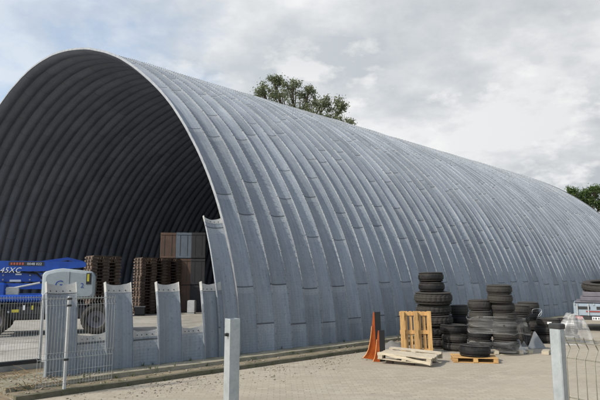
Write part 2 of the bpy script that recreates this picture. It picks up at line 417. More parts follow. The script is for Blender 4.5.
# ------------------------------------------------------------------ hangar
def arch(t):                                      # t 0..1 from near foot to far foot -> (across, up)
    th = math.pi * t; c_, s_ = math.cos(th), math.sin(th)
    return (HW - HW * math.copysign(abs(c_) ** (2 / EXPO), c_), RISE * abs(s_) ** (2 / EXPO))
NA = 120
ARC = []                                          # (across, up, nx, nz, arclength), evenly spaced
fine = [arch(i / 4000) for i in range(4001)]
cl = [0.]
for i in range(1, 4001): cl.append(cl[-1] + math.dist(fine[i], fine[i - 1]))
j = 0
def arc_at(L):
    L = max(0., min(cl[-1], L))
    lo, hi = 0, 4000
    while hi - lo > 1:
        m_ = (lo + hi) // 2
        if cl[m_] <= L: lo = m_
        else: hi = m_
    k = (L - cl[lo]) / max(1e-9, cl[hi] - cl[lo])
    a, b = fine[lo], fine[hi]
    p = (a[0] + (b[0] - a[0]) * k, a[1] + (b[1] - a[1]) * k)
    i0, i1 = max(0, lo - 25), min(4000, hi + 25)
    tx, tz = fine[i1][0] - fine[i0][0], fine[i1][1] - fine[i0][1]; l = math.hypot(tx, tz)
    return p[0], p[1], -tz / l, tx / l            # outward normal in (across, up)
TOT = cl[-1]
LV = [TOT * i / NA for i in range(NA + 1)]
ARC = [arc_at(L) for L in LV]
# every sheet is a channel, hollow outwards, bolted to its neighbours along standing seams
def channel(x0, w, d, fin):
    p = [(x0, .0), (x0 + .001, fin), (x0 + .015, fin), (x0 + .016, .0)]
    for t in (.05, .13, .24, .37, .5, .63, .76, .87, .95):
        p.append((x0 + .016 + (w - .016) * t, -d * math.sin(math.pi * t) ** .85))
    return p + [(x0 + w - .0005, -.001)]
CREST = channel(0., .56, .068, .034)
TROUGH = channel(.56, .56, .075, .032)
def inner_prof(pts, fin=.04): return [(x, (0. if o > .01 else o) - .014) for x, o in pts]
def prof_pts(npairs, s0=0.):
    out = []
    for k in range(npairs):
        for x, o in CREST: out.append((s0 + k * PITCHW + x, o, 2 * k + .002 + .995 * x / .56))
        for x, o in TROUGH: out.append((s0 + k * PITCHW + x, o, 2 * k + 1.002 + .995 * (x - .56) / .56))
    return out
def shell_pt(s_, o_, arc):
    a, z, nx, nz = arc
    p = B0 + U * s_ + V * (a + nx * o_); p.z = z + nz * o_
    return p
def add_uv(ob, uvs):
    me = ob.data; l = me.uv_layers.new(name='UVMap')
    vi = [0] * len(me.loops); me.loops.foreach_get('vertex_index', vi)
    flat = [0.] * (2 * len(vi))
    for i, v_ in enumerate(vi): flat[2 * i], flat[2 * i + 1] = uvs[v_]
    l.data.foreach_set('uv', flat)
hangar = tag(empty('arched_hangar', W(LEN / 2, -HW, 0)), 'huge grey arched hangar of ribbed galvanised steel sheets with open dark front', 'hangar')
def hparent(o):
    o.parent = hangar; o.matrix_parent_inverse = Matrix.Translation(-hangar.location); return o
PR = prof_pts(32)
mb = MB(); uvs = []
nP = len(PR)
def sag(s_, L, k=1.):                             # small dents and misalignments of real sheets
    return noise.noise(Vector((s_ * .55, L * .35, 3.))) * .035 * k + noise.noise(Vector((s_ * 1.9, L * 1.1, 9.))) * .010 * k
off_j = {}
def pair_shift(pu):                               # every sheet strip sits a little in or out
    i = int(pu)
    if i not in off_j: off_j[i] = random.uniform(-.012, .012)
    return off_j[i]
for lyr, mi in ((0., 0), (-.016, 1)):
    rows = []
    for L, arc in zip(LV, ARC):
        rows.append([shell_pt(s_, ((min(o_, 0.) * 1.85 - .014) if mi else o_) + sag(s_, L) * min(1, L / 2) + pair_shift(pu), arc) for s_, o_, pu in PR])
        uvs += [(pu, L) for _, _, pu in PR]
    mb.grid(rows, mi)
sh = hparent(mb.build('shell', [MT['steel'], MT['steel_in_shade']], smooth=35, fix=False)); add_uv(sh, uvs)
# thin free edge of the first sheet round the open front
mb = MB(); rows = []
for i in range(301):
    L = TOT * i / 300; arc = arc_at(L)
    ja = noise.noise(Vector((L * 3, 0, 5))) * .004 + (.006 if int(L / .12) % 2 else 0)
    sg = sag(0, L) * min(1, L / 2)
    rows.append([shell_pt(-.010, -.020 + sg, arc), shell_pt(-.010, .056 + ja + sg, arc), shell_pt(.0, .058 + ja + sg, arc), shell_pt(.0, -.02 + sg, arc), shell_pt(-.010, -.02 + sg, arc)])
mb.grid(rows); hparent(mb.build('front_flange', MT['rimzinc'], fix=True))
# bolt heads along every seam on the side towards the yard
mb = MB()
for k in range(32):
    step = .16 if k < 14 else .24
    L = .08
    while L < TOT * .60:
        a = arc_at(L)
        for x, o in ((.568, .022), (.008, .024)):
            c_ = shell_pt(k * PITCHW + x, o + sag(k * PITCHW + x, L) * min(1, L / 2) + pair_shift(2 * k + (1 if x > 1 else 0)), a)
            n_ = (V * a[2] + Vector((0, 0, a[3]))).normalized(); t_ = U; w_ = n_.cross(t_)
            h = .010 + random.uniform(0, .006)
            vs = [c_ + t_ * sx * h + w_ * sy * h * 1.2 for sx, sy in ((-1, -1), (1, -1), (1, 1), (-1, 1))]
            vs += [c_ + n_ * .022 + t_ * sx * h * .9 + w_ * sy * h * .9 for sx, sy in ((-1, -1), (1, -1), (1, 1), (-1, 1))]
            mb.add(vs, [(4, 5, 6, 7), (0, 1, 5, 4), (1, 2, 6, 5), (2, 3, 7, 6), (3, 0, 4, 7)])
        L += step * random.uniform(.9, 1.1)
bo = hparent(mb.build('bolt', MT['bolt'], fix=False)); bo['kind'] = 'stuff'
# closed far end
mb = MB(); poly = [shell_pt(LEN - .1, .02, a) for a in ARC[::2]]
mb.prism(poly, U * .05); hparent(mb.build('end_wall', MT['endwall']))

# sheets left standing in line with the wall
def stub(k, crest, Ltop, name, label, base=0., lean=0.):
    s0 = -k * PITCHW + (.14 if Ltop < 3 else 0.)
    pts = CREST if crest else TROUGH
    pts = list(pts)
    if crest: pts = [(-.004, .0), (-.003, .075), (.013, .075)] + pts[3:-1] + [(.557, .0), (.558, .03)]
    root = tag(empty(name, W(s0 + (.28 if crest else .84), 0, base)), label, 'steel sheet', 'cut steel sheets left standing beside the opening')
    inv = Matrix.Translation(-root.location)
    nv = 10 + int(Ltop * 4)
    # simple explicit build
    def surf(L0, L1, lyr, n):
        rows = []; uv = []
        for i in range(n + 1):
            L = L0 + (L1 - L0) * i / n; r_ = []
            for x, o in pts:
                f_ = (x - pts[0][0]) / (pts[-1][0] - pts[0][0])
                top = (-.045 * math.sin(math.pi * f_) + noise.noise(Vector((x * 9, k, 1))) * .012) if L1 == Ltop and i == n else 0.
                p = shell_pt(s0 + x, o + lyr + noise.noise(Vector((x * 2, L * 1.3, k))) * .012 - lean * L, arc_at(L + top))
                p.z += base; r_.append(p); uv.append(((100 if crest else 101) + 2 * k + .02 + .9 * f_, .35 if crest and L < 1.4 else L))
            rows.append(r_)
        return rows, uv
    mb = MB(); uv = []
    for lyr, mi in ((0, 0), (-.007, 1)):
        rows, u_ = surf(0, Ltop, lyr, nv); mb.grid(rows, mi); uv += u_
    ra, _ = surf(0, Ltop, 0, nv); rb, _ = surf(0, Ltop, -.007, nv)
    for q in (0, -1):
        mb.grid([[a[q], b[q]] for a, b in zip(ra, rb)], 2); uv += [(100.5, .3)] * (2 * len(ra))
    mb.grid([ra[-1], rb[-1]], 2); uv += [(100.5, .3)] * (2 * len(pts))
    o = mb.build('sheet', [MT['steel'], MT['steel'], MT['zinc']], smooth=40, fix=False); add_uv(o, uv); o.parent = root; o.matrix_parent_inverse = inv
    hb = .2 if crest else .15
    mb = MB()
    for lyr in (.004, -.012):
        rows, _ = surf(Ltop - hb, Ltop, lyr, 3); mb.grid(rows[:])
    o = mb.build('lap_band', MT['lap'], smooth=40, fix=False); o.parent = root; o.matrix_parent_inverse = inv
    # bolt holes of the removed sheet
    x0, x1 = (.10, .46) if crest else (.68, 1.02)
    for q in range(4):
        x = x0 + (x1 - x0) * q / 3
        oo = None
        for (xa, oa), (xb, ob_) in zip(pts[:-1], pts[1:]):
            if xa <= x <= xb: oo = oa + (ob_ - oa) * (x - xa) / (xb - xa)
        L = Ltop - hb + .045; a = arc_at(L)
        c_ = shell_pt(s0 + x, oo + noise.noise(Vector((x * 2, L * 1.3, k))) * .012 - lean * L, a); c_.z += base
        mb = MB(); mb.box(c_, (.018, .018, .02), axes(U, Vector((0, 0, 1)))); o = mb.build('bolt_hole', MT['hole']); o.parent = root; o.matrix_parent_inverse = inv
    return root
stub(4, True, 1.72, 'cut_sheet', 'tall cut grey steel sheet behind the thin fence post, leftmost of the tall ones', -.03)
stub(3, True, 1.69, 'cut_sheet', 'tall cut grey steel sheet just right of the end of the wire fence', -.01)
stub(2, True, 1.68, 'cut_sheet', 'tall cut grey steel sheet standing alone midway between fence end and hangar')
stub(1, True, 1.68, 'cut_sheet', 'tall cut grey steel sheet next to the curved hangar edge')
stub(4, False, .72, 'cut_sheet', 'low cut steel sheet behind the end of the wire fence')
stub(3, False, .72, 'cut_sheet', 'low cut steel sheet between the second and third tall sheets from the fence')
stub(2, False, .72, 'cut_sheet', 'low cut steel sheet between the two tall sheets nearest the hangar')
stub(1, False, 3.35, 'cut_sheet', 'highest cut steel sheet, curved and touching the hangar edge')

# ------------------------------------------------------------------ fences
def mesh_panel(p0, d, length, zb, zt, r=.003, bends=(), step=.05, extra=()):
    """welded wire panel: uprights and horizontal wires, with V-folds"""
    d = Vector(d).normalized(); n = Vector((-d.y, d.x, 0)); mb = MB()
    prof = [(zb, 0)]
    for z in sorted(bends): prof += [(z - .05, 0), (z, .035), (z + .05, 0)]
    prof.append((zt, 0))
    k = int(length / step)
    for i in range(k + 1):
        q = Vector((p0[0], p0[1], 0)) + d * (i * step)
        mb.tube([q + n * o + Vector((0, 0, z)) for z, o in prof], r, 5)
    zs = list(extra)
    for z in bends: zs += [z - .05, z + .05]
    z = zb + .04
    zs += [zb + .03, zb + .23 * 1, zb + .43, (zt - .22 if not bends else zt - .03)]
    for z in zs:
        q = Vector((p0[0], p0[1], z)); mb.tube([q + n * .006, q + d * k * step + n * .006], r * 1.15, 5)
    return mb
pc = W(-4.39, 1.03, -.04)
fe = tag(empty('mesh_fence', pc), 'low wire fence with thin pale post standing before the cut steel sheets', 'fence')
def under(o, root):
    o.parent = root; o.matrix_parent_inverse = Matrix.Translation(-Vector(root.location)); return o
mb = MB(); mb.box(pc + Vector((0, 0, .745)), (.046, .046, 1.49), RZ(-YAW), bev=.006); under(mb.build('post', MT['zinc'], smooth=True), fe)
for z in (1.45, 1.34, .47):
    mb = MB(); mb.box(pc + Vector((0, 0, z)), (.07, .07, .032), RZ(-YAW), bev=.004); under(mb.build('clamp', MT['black']), fe)
under(mesh_panel(pc - U * .46 - V * .032, U, 1.26, .03, 1.45, .0027, (.5, 1.36)).build('wire_panel', MT['wire'], smooth=True), fe)
p1 = W(-3.95, -1.34, .09)
f2 = tag(empty('mesh_fence', p1), 'long wire fence on the hall floor edge in front of the boom lift', 'fence')
under(mesh_panel(p1 - U * .04, -U, 2.5, .14, 1.40, .0027, (.55, 1.31)).build('wire_panel', MT['wire'], smooth=True), f2)
under(mesh_panel(p1 - U * 2.62, -U, 2.5, .14, 1.40, .0027, (.55, 1.31)).build('wire_panel', MT['wire'], smooth=True), f2)
for q in (0, 2.58, 5.16):
    mb = MB(); mb.box(p1 - U * q + Vector((0, 0, .67)), (.046, .046, 1.34), RZ(-YAW), bev=.006); under(mb.build('post', MT['zinc'], smooth=True), f2)
mb = MB(); mb.box(p1 - U * 2.58 + Vector((0, 0, .035)), (.09, 5.2, .075), RZ(-YAW), bev=.006); under(mb.build('bottom_rail', MT['chassis']), f2)

# gate post standing alone in front
Yp = 3.05; tp = at(232.5, 318.5, Yp)
gp = tag(empty('gate_post', (tp.x, Yp, YARD)), 'square galvanised steel gate post standing alone in the yard near the camera', 'post')
hh = tp.z - YARD
s_ = .03
mb = MB(); rot = RZ(R(36))
mb.lathe([], 4) if False else None
# hollow square tube with open top
def sq(h, z): return [rot @ Vector((x * h, y * h, z)) for x, y in ((-1, -1), (1, -1), (1, 1), (-1, 1))]
hs = .030
rings = [sq(hs, 0), sq(hs, hh - .002), sq(hs - .001, hh), sq(hs - .0035, hh), sq(hs - .004, hh - .25)]
vs = [p for r_ in rings for p in r_]
mb.add(vs, [(l * 4 + i, l * 4 + (i + 1) % 4, (l + 1) * 4 + (i + 1) % 4, (l + 1) * 4 + i) for l in range(4) for i in range(4)] + [(16, 17, 18, 19)])
o = mb.build('tube', MT['galv']); o.parent = gp
mb = MB()
fdir = rot @ Vector((-1, 0, 0))
c_ = fdir * (hs + .004) + (rot @ Vector((0, -.006, 0))) + Vector((0, 0, hh - .083))
mb.box(c_, (.008, .022, .018), rot, bev=.002)
mb.lathe([(0.001, 0), (.008, 0), (.008, .010), (.001, .010)], 10, c_ + fdir * .004, axes(Vector((0, 0, 1)), fdir))
o = mb.build('bolt', MT['hole']); o.parent = gp

# right fence: post with black cap and panel running towards the camera
Yq = 2.95; tq = at(556.5, 324, Yq)
fr_ = tag(empty('mesh_fence', (tq.x, Yq, YARD)), 'wire mesh fence panel on a galvanised post with black cap at right', 'fence')
d2 = Vector((.50, -.866, 0)); hq = tq.z - YARD
ang = math.atan2(d2.y, d2.x)
mb = MB(); mb.box((0, 0, hq / 2 - .01), (.062, .046, hq - .02), RZ(ang), bev=.005); o = mb.build('post', MT['galv'], smooth=True); o.parent = fr_
mb = MB(); mb.box((0, 0, hq - .012), (.069, .053, .03), RZ(ang), bev=.006); c1 = mb.build('cap', MT['black'], smooth=True); c1.parent = o
mb = mesh_panel(d2 * .045 + Vector((0, 0, 0)), d2, 2.5, .1, 1.575, .0026, (1.515, .9), extra=(1.27, 1.05)); o = mb.build('wire_panel', MT['wire_old'], smooth=True); o.parent = fr_
# the post at the other end of that panel stands beside the camera
mb = MB(); mb.box(d2 * 2.56 + Vector((0, 0, hq / 2)), (.06, .045, hq), RZ(ang), bev=.005); o = mb.build('post', MT['galv'], smooth=True); o.parent = fr_

# ------------------------------------------------------------------ tyres
def tyre_mesh(Ro, w, kindt):
    """lathed carcass with rounded shoulders, tread grooves and lug notches"""
    ri = Ro * .60; mb = MB(); n = 72
    sh = .05 * Ro / .32; big = kindt == 'truck'; gd = .012 if big else .006
    prof = [(ri, -w * .40), (ri + .012, -w * .46), (ri + (Ro - ri) * .45, -w * .5), (Ro - sh * 1.2, -w * .485), (Ro - sh * .55, -w * .455), (Ro - sh * .2, -w * .40)]
    tread = []
    for zc in ((-.36, -.24), (-.20, -.03), (.03, .20), (.24, .36)):
        dr = lambda f_: sh * .75 * max(0, abs(f_) - .12) ** 2 / .06
        tread += [(Ro - gd - dr(zc[0]), w * zc[0] - .002), (Ro - dr(zc[0]), w * zc[0] + .002), (Ro - dr(zc[1]), w * zc[1] - .002), (Ro - gd - dr(zc[1]), w * zc[1] + .002)]
    prof2 = [(r_, -z) for r_, z in reversed(prof)]
    full = prof + tread[1:-1] + prof2 + [(ri - .008, w * .36), (ri + .05 * Ro / .32, w * .2), (ri + .06 * Ro / .32, 0), (ri + .05 * Ro / .32, -w * .2), (ri - .008, -w * .36)]
    k = len(full); vs = []
    for i in range(n):
        a = 2 * math.pi * i / n
        for j_, (r_, z) in enumerate(full):
            rr = r_
            if r_ > Ro - sh * .62:
                ph = (i + (1 if abs(z) < w * .22 else 0)) % 3
                if ph == 0: rr -= .016 if big else .005
            vs.append((rr * math.cos(a), rr * math.sin(a), z))
    mb.add(vs, [(i * k + j_, ((i + 1) % n) * k + j_, ((i + 1) % n) * k + (j_ + 1) % k, i * k + (j_ + 1) % k) for i in range(n) for j_ in range(k)])
    return mb
tyre_cache = {}
def tyre(Ro, w, loc, label, group=None, rot=None):
    key = (round(Ro, 2), round(w, 2))
    if key not in tyre_cache:
        o = tyre_mesh(key[0], key[1], 'truck' if Ro > .4 else 'car').build('tyre', MT['tyre'], smooth=28); tyre_cache[key] = o
    else:
        o = tyre_cache[key].copy(); col.objects.link(o)
    o.location = loc
    o.rotation_euler = rot if rot else (random.uniform(-.035, .035), random.uniform(-.035, .035), random.uniform(0, 6.28))
    tag(o, label, 'tyre', group or 'used tyres piled in the yard')
    return o
ORD = ['topmost'] + [w_ + ' from top' for w_ in 'second third fourth fifth sixth seventh eighth ninth tenth eleventh twelfth thirteenth fourteenth fifteenth sixteenth seventeenth eighteenth nineteenth'.split()]
stack_info = {}
def stack(key, rows, base_y, where, z0=None, descr=None, dy=0.):
    """rows: (left px, right px, height px) from the top tyre down"""
    z0 = YARD if z0 is None else z0
    n = len(rows)
    p = gnd((rows[-1][0] + rows[-1][1]) / 2, base_y, z0)
    sc = p.y / F
    Rm = (rows[-1][1] - rows[-1][0]) / 2 * sc
    Yc = p.y + Rm + dy; sc = Yc / F
    z = z0
    for i in reversed(range(n)):
        x0, x1, hp = rows[i]
        Ro = (x1 - x0) / 2 * sc; w = round(hp * sc, 2)
        c_ = at((x0 + x1) / 2, 278, Yc)
        d_ = (descr or {}).get(i, 'dark tyre')
        pos = 'bottom' if i == n - 1 and n > 1 else ORD[i]
        tyre(Ro, w, (c_.x + random.uniform(-.02, .02), Yc + random.uniform(-.04, .04), z + w / 2), f'{d_}, {pos} of {where}')
        z += w
    stack_info[key] = (at((rows[-1][0] + rows[-1][1]) / 2, 278, Yc).x, Yc, Rm, z)
A_rows = [(419, 444, 9.4), (419, 444.5, 9.6), (414, 451, 12), (416, 450, 10.2), (415.5, 450.5, 10.2), (416, 451, 10.2), (415, 450.5, 10.2)]
stack('A', A_rows, 350, 'the tall stack behind the upright pallet', descr={0: 'smaller dark tyre', 1: 'smaller dark tyre', 2: 'wide chunky treaded truck tyre'}, dy=.15)
stack('B', [(449, 467, 9.3), (448.5, 466.5, 9.5), (449, 467, 9.5), (449, 467, 9.5)], 345.5, 'the narrow stack between tall and wrapped stacks')
stack('C', [(439.5, 467, 8.6), (440.5, 467.5, 8.2), (440, 469, 7.6)], 352, 'the low three-tyre stack beside the upright pallet', descr={2: 'dusty greyish tyre'})

# ------------------------------------------------------------------ pallets
def pallet_mesh(name, Lx, Ly, mat, broken=False, loose=0., seed=0, nb=7, bw=.108):
    """origin at the base centre, deck boards along x"""
    rnd = random.Random(seed)
    root = empty(name); top = .144
    for i in range(nb):
        y = -Ly / 2 + .05 + (Ly - .1) * i / (nb - 1)
        if broken and i == 4: continue
        mb = MB(); mb.box((rnd.uniform(-1, 1) * loose, y, top - .011 + rnd.uniform(-.002, .002)), (Lx + rnd.uniform(-.02, .02), bw * rnd.uniform(.9, 1.08), .022), RZ(rnd.uniform(-1, 1) * loose * .4), bev=.003)
        mb.build('deck_board', mat).parent = root
    for x in (-Lx / 2 + .06, 0, Lx / 2 - .06):
        mb = MB(); mb.box((x, 0, top - .0335), (.1, Ly, .022), bev=.003); mb.build('cross_board', mat).parent = root
    for y in (-Ly / 2 + .05, 0, Ly / 2 - .05):
        mb = MB()
        mb.box((0, y, .011), (Lx, .1, .021), bev=.003)
        for x in (-Lx / 2 + .06, 0, Lx / 2 - .06): mb.box((x, y, .0600), (.1, .12, .0775))
        mb.build('bearer', mat).parent = root
    return root
# leaning upright pallet, its underside towards the camera
p = gnd(417.5, 353.5, YARD)
up = pallet_mesh('upright_pallet', 1.04, .78, MT['wood'], seed=3, nb=7, bw=.078)
tag(up, 'upright pale pine pallet leaning against the tall tyre stack', 'pallet')
tilt = R(7)
zdir = Vector((.0, -math.cos(tilt), math.sin(tilt)))
xdir = Vector((0, math.sin(tilt), math.cos(tilt)))
m3 = axes(xdir, -zdir)
up.rotation_euler = m3.to_euler(); up.location = (p.x, p.y + .04, YARD + .52)

# low bleached pallet, on loose blocks
p = gnd(416, 366, YARD)
lp = pallet_mesh('low_pallet', 1.20, .98, MT['woodgrey'], broken=True, loose=.03, seed=5)
tag(lp, 'bleached low pallet with a splintered front board lying before the upright pallet', 'pallet')
lp.location = (p.x - .02, p.y + .48, YARD + .085); lp.rotation_euler = (R(1.5), R(2.2), R(-28))
mb = MB()
fx = [(-.60, .02), (-.42, .03), (-.22, .0), (.0, -.015), (.22, -.045), (.40, -.06), (.58, -.075)]
rows = [[Vector((x, -.50 - .02 * math.sin(i), .108 + z)) for z in (-.032, .032)] for i, (x, z_) in enumerate(fx) for z in (0,)]
rows = [[Vector((x, -.505, .100 + z_ + q)) for q in (-.035 + (.012 if i % 2 else 0), .03)] for i, (x, z_) in enumerate(fx)]
back = [[v_ + Vector((0, .018, 0)) for v_ in r_] for r_ in rows]
mb.grid(rows); mb.grid(back); mb.grid([[a[0], b[0]] for a, b in zip(rows, back)]); mb.grid([[a[1], b[1]] for a, b in zip(rows, back)])
o = mb.build('split_board', MT['woodgrey']); o.parent = lp
for q, (dx, dy) in enumerate(((-.38, -.30), (.12, -.36), (.42, .25), (-.30, .32))):
    v_ = RZ(R(-28)) @ Vector((dx, dy, 0))
    mb = MB(); mb.box((0, 0, .04), (.15, .11, .08), bev=.006)
    o = mb.build('timber_block', MT['woodbrown'], loc=(lp.location.x + v_.x, lp.location.y + v_.y, YARD)); o.rotation_euler = (0, 0, R(-28 + 9 * q))
    tag(o, 'dark timber block lying under the bleached low pallet', 'timber block', 'timber blocks under the low pallet')

# small pallet with one tyre
p = gnd(480, 364, YARD)
sp = pallet_mesh('small_pallet', 1.0, .7, MT['wood'], seed=8)
tag(sp, 'flat wooden pallet carrying a single tyre in front of the wrapped stack', 'pallet')
sp.location = (p.x, p.y + .42, YARD); sp.rotation_euler = (0, 0, R(-10))
sp.scale = (.98, .9, .8)
sc = (p.y + .4) / F
tyre(.355, .25, (at(471.5, 278, p.y + .42).x, p.y + .42, YARD + .117 + .125), 'single dusty tyre lying flat on the small wooden pallet')

# wrapped load on its own pallet
pw = gnd(497, 355, YARD)
wp = pallet_mesh('load_pallet', 1.32, 1.0, MT['woodgrey'], seed=11)
tag(wp, 'grey pallet hidden under the film wrapped tyre stacks', 'pallet')
wp.location = (pw.x, pw.y + .5, YARD); wp.scale = (1, 1, .85)
zb = YARD + .123
stack('EL', [(467, 490, 10.5), (467.5, 490, 9.4), (467, 490.5, 9), (466.5, 490, 9), (467, 490, 9.4)], 350, 'the left column wrapped in film', z0=zb)
stack('ER', [(487, 511, 9), (486.5, 510.5, 8.6), (490, 513.5, 8.6), (490, 514, 8.8), (489.5, 514, 9), (490, 515, 9), (490, 515.5, 9)], 351, 'the right column wrapped in film', z0=zb, descr={0: 'brownish worn tyre', 1: 'brownish worn tyre'})
stack('F', [(506, 527, 9.4), (505, 526, 9.4), (506, 527, 9.4), (506, 527, 9.4)], 345.5, 'the stack half hidden right of the film wrapped column')
stack('G', [(516, 537, 8), (515.5, 537, 9), (517, 538, 9), (516, 537, 9)], 340, 'the dark rear stack under the wire hoop')
stack('Hh', [(534, 555, 7.4), (533, 555, 8), (534, 556, 8)], 344, 'the low stack behind the grey triangular plate', descr={0: 'black tyre with a white sticker'})
stack('I', [(554.5, 574, 8), (555, 574, 8), (554, 574, 8)], 344, 'the low stack under milky film')
# tyre standing on its tread
p = gnd(524, 347, YARD)
tyre(.30, .19, (p.x, p.y + .12, YARD + .30), 'tyre standing on its tread beside the grey triangular plate', rot=(R(80), 0, R(62)))
# sticker on the black tyre (a part of it)
for ob in [o_ for o_ in col.objects if o_.get('label', '').startswith('black tyre with a white sticker')]:
    Ro = max(v_.co.x for v_ in ob.data.vertices)
    mb = MB(); rr = Ro + .004; rows = []
    for i in range(9):
        a = -ob.rotation_euler.z + R(-118 + 2.6 * i); rows.append([Vector((rr * math.cos(a), rr * math.sin(a), z)) for z in (-.03, .03)])
    mb.grid(rows); st_ = mb.build('sticker', MT['decal_white']); st_.parent = ob

# ------------------------------------------------------------------ stretch film round the wrapped columns
def film_band(name, key1, key2, z0, z1, mat, seed, slack=.03, nz=8, n=96, flare=None):
    x1, y1, r1, _ = stack_info[key1]; x2, y2, r2, _ = stack_info[key2]
    # convex outline of two discs
    pts = []
    for i in range(n):
        a = 2 * math.pi * i / n; d = Vector((math.cos(a), math.sin(a)))
        s1 = Vector((x1, y1)).dot(d) + r1; s2 = Vector((x2, y2)).dot(d) + r2
        c_ = (Vector((x1, y1)) + d * r1) if s1 >= s2 else (Vector((x2, y2)) + d * r2)
        pts.append(c_)
    cx, cy = (x1 + x2) / 2, (y1 + y2) / 2
    rows = []
    for j_ in range(nz + 1):
        f_ = j_ / nz; r_ = []
        for i in range(n + 1):
            q = pts[i % n]; a = 2 * math.pi * (i % n) / n
            d = Vector((q.x - cx, q.y - cy)).normalized()
            e = slack + noise.noise(Vector((math.cos(a) * 3 + seed, math.sin(a) * 3, f_ * 3))) * .022 + .010 * math.sin(f_ * 15 + a * 2)
            if flare: e += flare(a, f_)
            zz = z0 + (z1 - z0) * f_ + noise.noise(Vector((math.cos(a) * 1.6, math.sin(a) * 1.6, seed + (7 if f_ > .5 else 0)))) * .09 * (1 if j_ in (0, nz) else .8)
            r_.append(Vector((q.x + d.x * e, q.y + d.y * e, zz)))
        rows.append(r_)
    mb = MB(); mb.grid(rows)
    o = mb.build(name, mat, smooth=True, fix=False)
    for q, rr in ((0, .007), (nz, .009), (nz // 2, .004)):          # rolled edges of the film
        e_ = MB(); e_.tube([p + Vector((0, 0, .02 * math.sin(i * .31 + q))) for i, p in enumerate(rows[q])], rr, 6, caps=False); e_.build('rolled_edge', MT['film'], o, smooth=True, fix=False)
    return o
def fl1(a, f_):                                    # loose flap pulled out to the right
    w_ = math.exp(-((a - R(-25)) % (2 * math.pi) - 0) ** 2 * 0) if False else 0
    da = (a + R(20) + math.pi) % (2 * math.pi) - math.pi
    return .24 * math.exp(-(da / .35) ** 2) * (1 - .5 * f_)
o = film_band('stretch_film', 'EL', 'ER', .40, .78, MT['film'], 1, flare=fl1)
tag(o, 'translucent stretch film wound round the middle of the two tyre columns', 'plastic film')
def fl2(a, f_): return .12 * (1 - f_) ** 2 + .06 * (1 - f_) * math.sin(a * 6)
o = film_band('stretch_film', 'EL', 'ER', -.02, .17, MT['film'], 5, flare=fl2)
tag(o, 'torn translucent film sagging round the foot of the two tyre columns', 'plastic film')
# crumpled tail of film on the ground
def crumple(name, c, rx, ry, h, mat, seed, label, n=40, sharp=2.2, base=.45, amp=1.1, fr=2.3):
    rows = []
    for i in range(n + 1):
        r_ = []
        for j_ in range(n + 1):
            u_, v_ = i / n * 2 - 1, j_ / n * 2 - 1
            d = min(1, math.hypot(u_, v_) ); e = (1 - d ** sharp)
            nn = abs(noise.noise(Vector((u_ * fr + seed, v_ * fr, seed)))) + .4 * abs(noise.noise(Vector((u_ * 5 + seed, v_ * 5, 2))))
            edge = 1 + noise.noise(Vector((math.atan2(v_, u_) * 1.3, seed, 0))) * .3
            r_.append(Vector((c[0] + u_ * rx * edge, c[1] + v_ * ry * edge, c[2] + max(.004, h * e * (base + amp * nn)))))
        rows.append(r_)
    mb = MB(); mb.grid(rows)
    return tag(mb.build(name, mat, smooth=50, fix=False), label, 'plastic film')
p = gnd(519, 353.5, YARD)
crumple('film_scrap', (p.x, p.y + .16, YARD), .34, .24, .32, MT['film2'], 4, 'crumpled scrap of grey film on the ground right of the wrapped stack')
# milky sheet thrown over the low stack
x1, y1, r1, zt = stack_info['I']
crumple('milky_film', (x1 + .13, y1 - .12, YARD), .56, .52, .92, MT['film2'], 9, 'milky crumpled plastic film thrown over the low tyre stack beside the trailer', 64, 3.0, .86, .22, 2.0)

# wire hoop on the rear stack
x1, y1, r1, zt = stack_info['G']
pts = []
c_ = at(537, 312, y1 - r1 + .02)
for i in range(33):
    a = 2 * math.pi * i / 32
    pts.append(c_ + Vector((.17 * math.cos(a), .05 * math.cos(a) + .03 * math.sin(2 * a), .125 * math.sin(a) + .03 * math.cos(2 * a))))
pts += [c_ + Vector((.0, .02, -.16)), c_ + Vector((-.02, .03, -.30))]
mb = MB(); mb.tube(pts, .008, 6); o = mb.build('wire_hoop', MT['galv'], smooth=True)
tag(o, 'thin pale bent wire hoop hanging on the dark rear tyre stack', 'wire hoop')
# grey triangular plate
p = gnd(537.5, 349, YARD); sc = p.y / F
mb = MB(); wv, hv = 8.6 * sc, 16.5 * sc; tri = []
for (cx_, cz_), a0 in (((-wv + .03, .03), 150), ((wv - .03, .03), 270), ((0, hv - .03), 30)):
    for q in range(5):
        a = R(a0 + q * 30 - 0); tri.append((cx_ + .025 * math.cos(a), 0, cz_ + .025 * math.sin(a)))
tri = [Vector((x, z * .22, z)) for x, y, z in tri]
mb.prism(tri, (0, .02, -.004)); o = mb.build('triangle_plate', MT['plate'], loc=(p.x, p.y + .02, YARD))
tag(o, 'grey triangular metal plate leaning against the dark tyres', 'plate')
for q, (px, py, rz, lb) in enumerate(((531, 354, 20, 'short pale timber offcut left below the grey triangular plate'), (547, 355, -28, 'longer pale timber offcut right below the grey triangular plate'))):
    p = gnd(px, py, YARD)
    mb = MB(); mb.box((0, .22, .045), (.14 + .03 * q, .46, .09), bev=.006)
    o = mb.build('timber_offcut', MT['woodgrey'], loc=(p.x - .04 * q, p.y, YARD)); o.rotation_euler = (0, 0, R(rz)); tag(o, lb, 'timber')

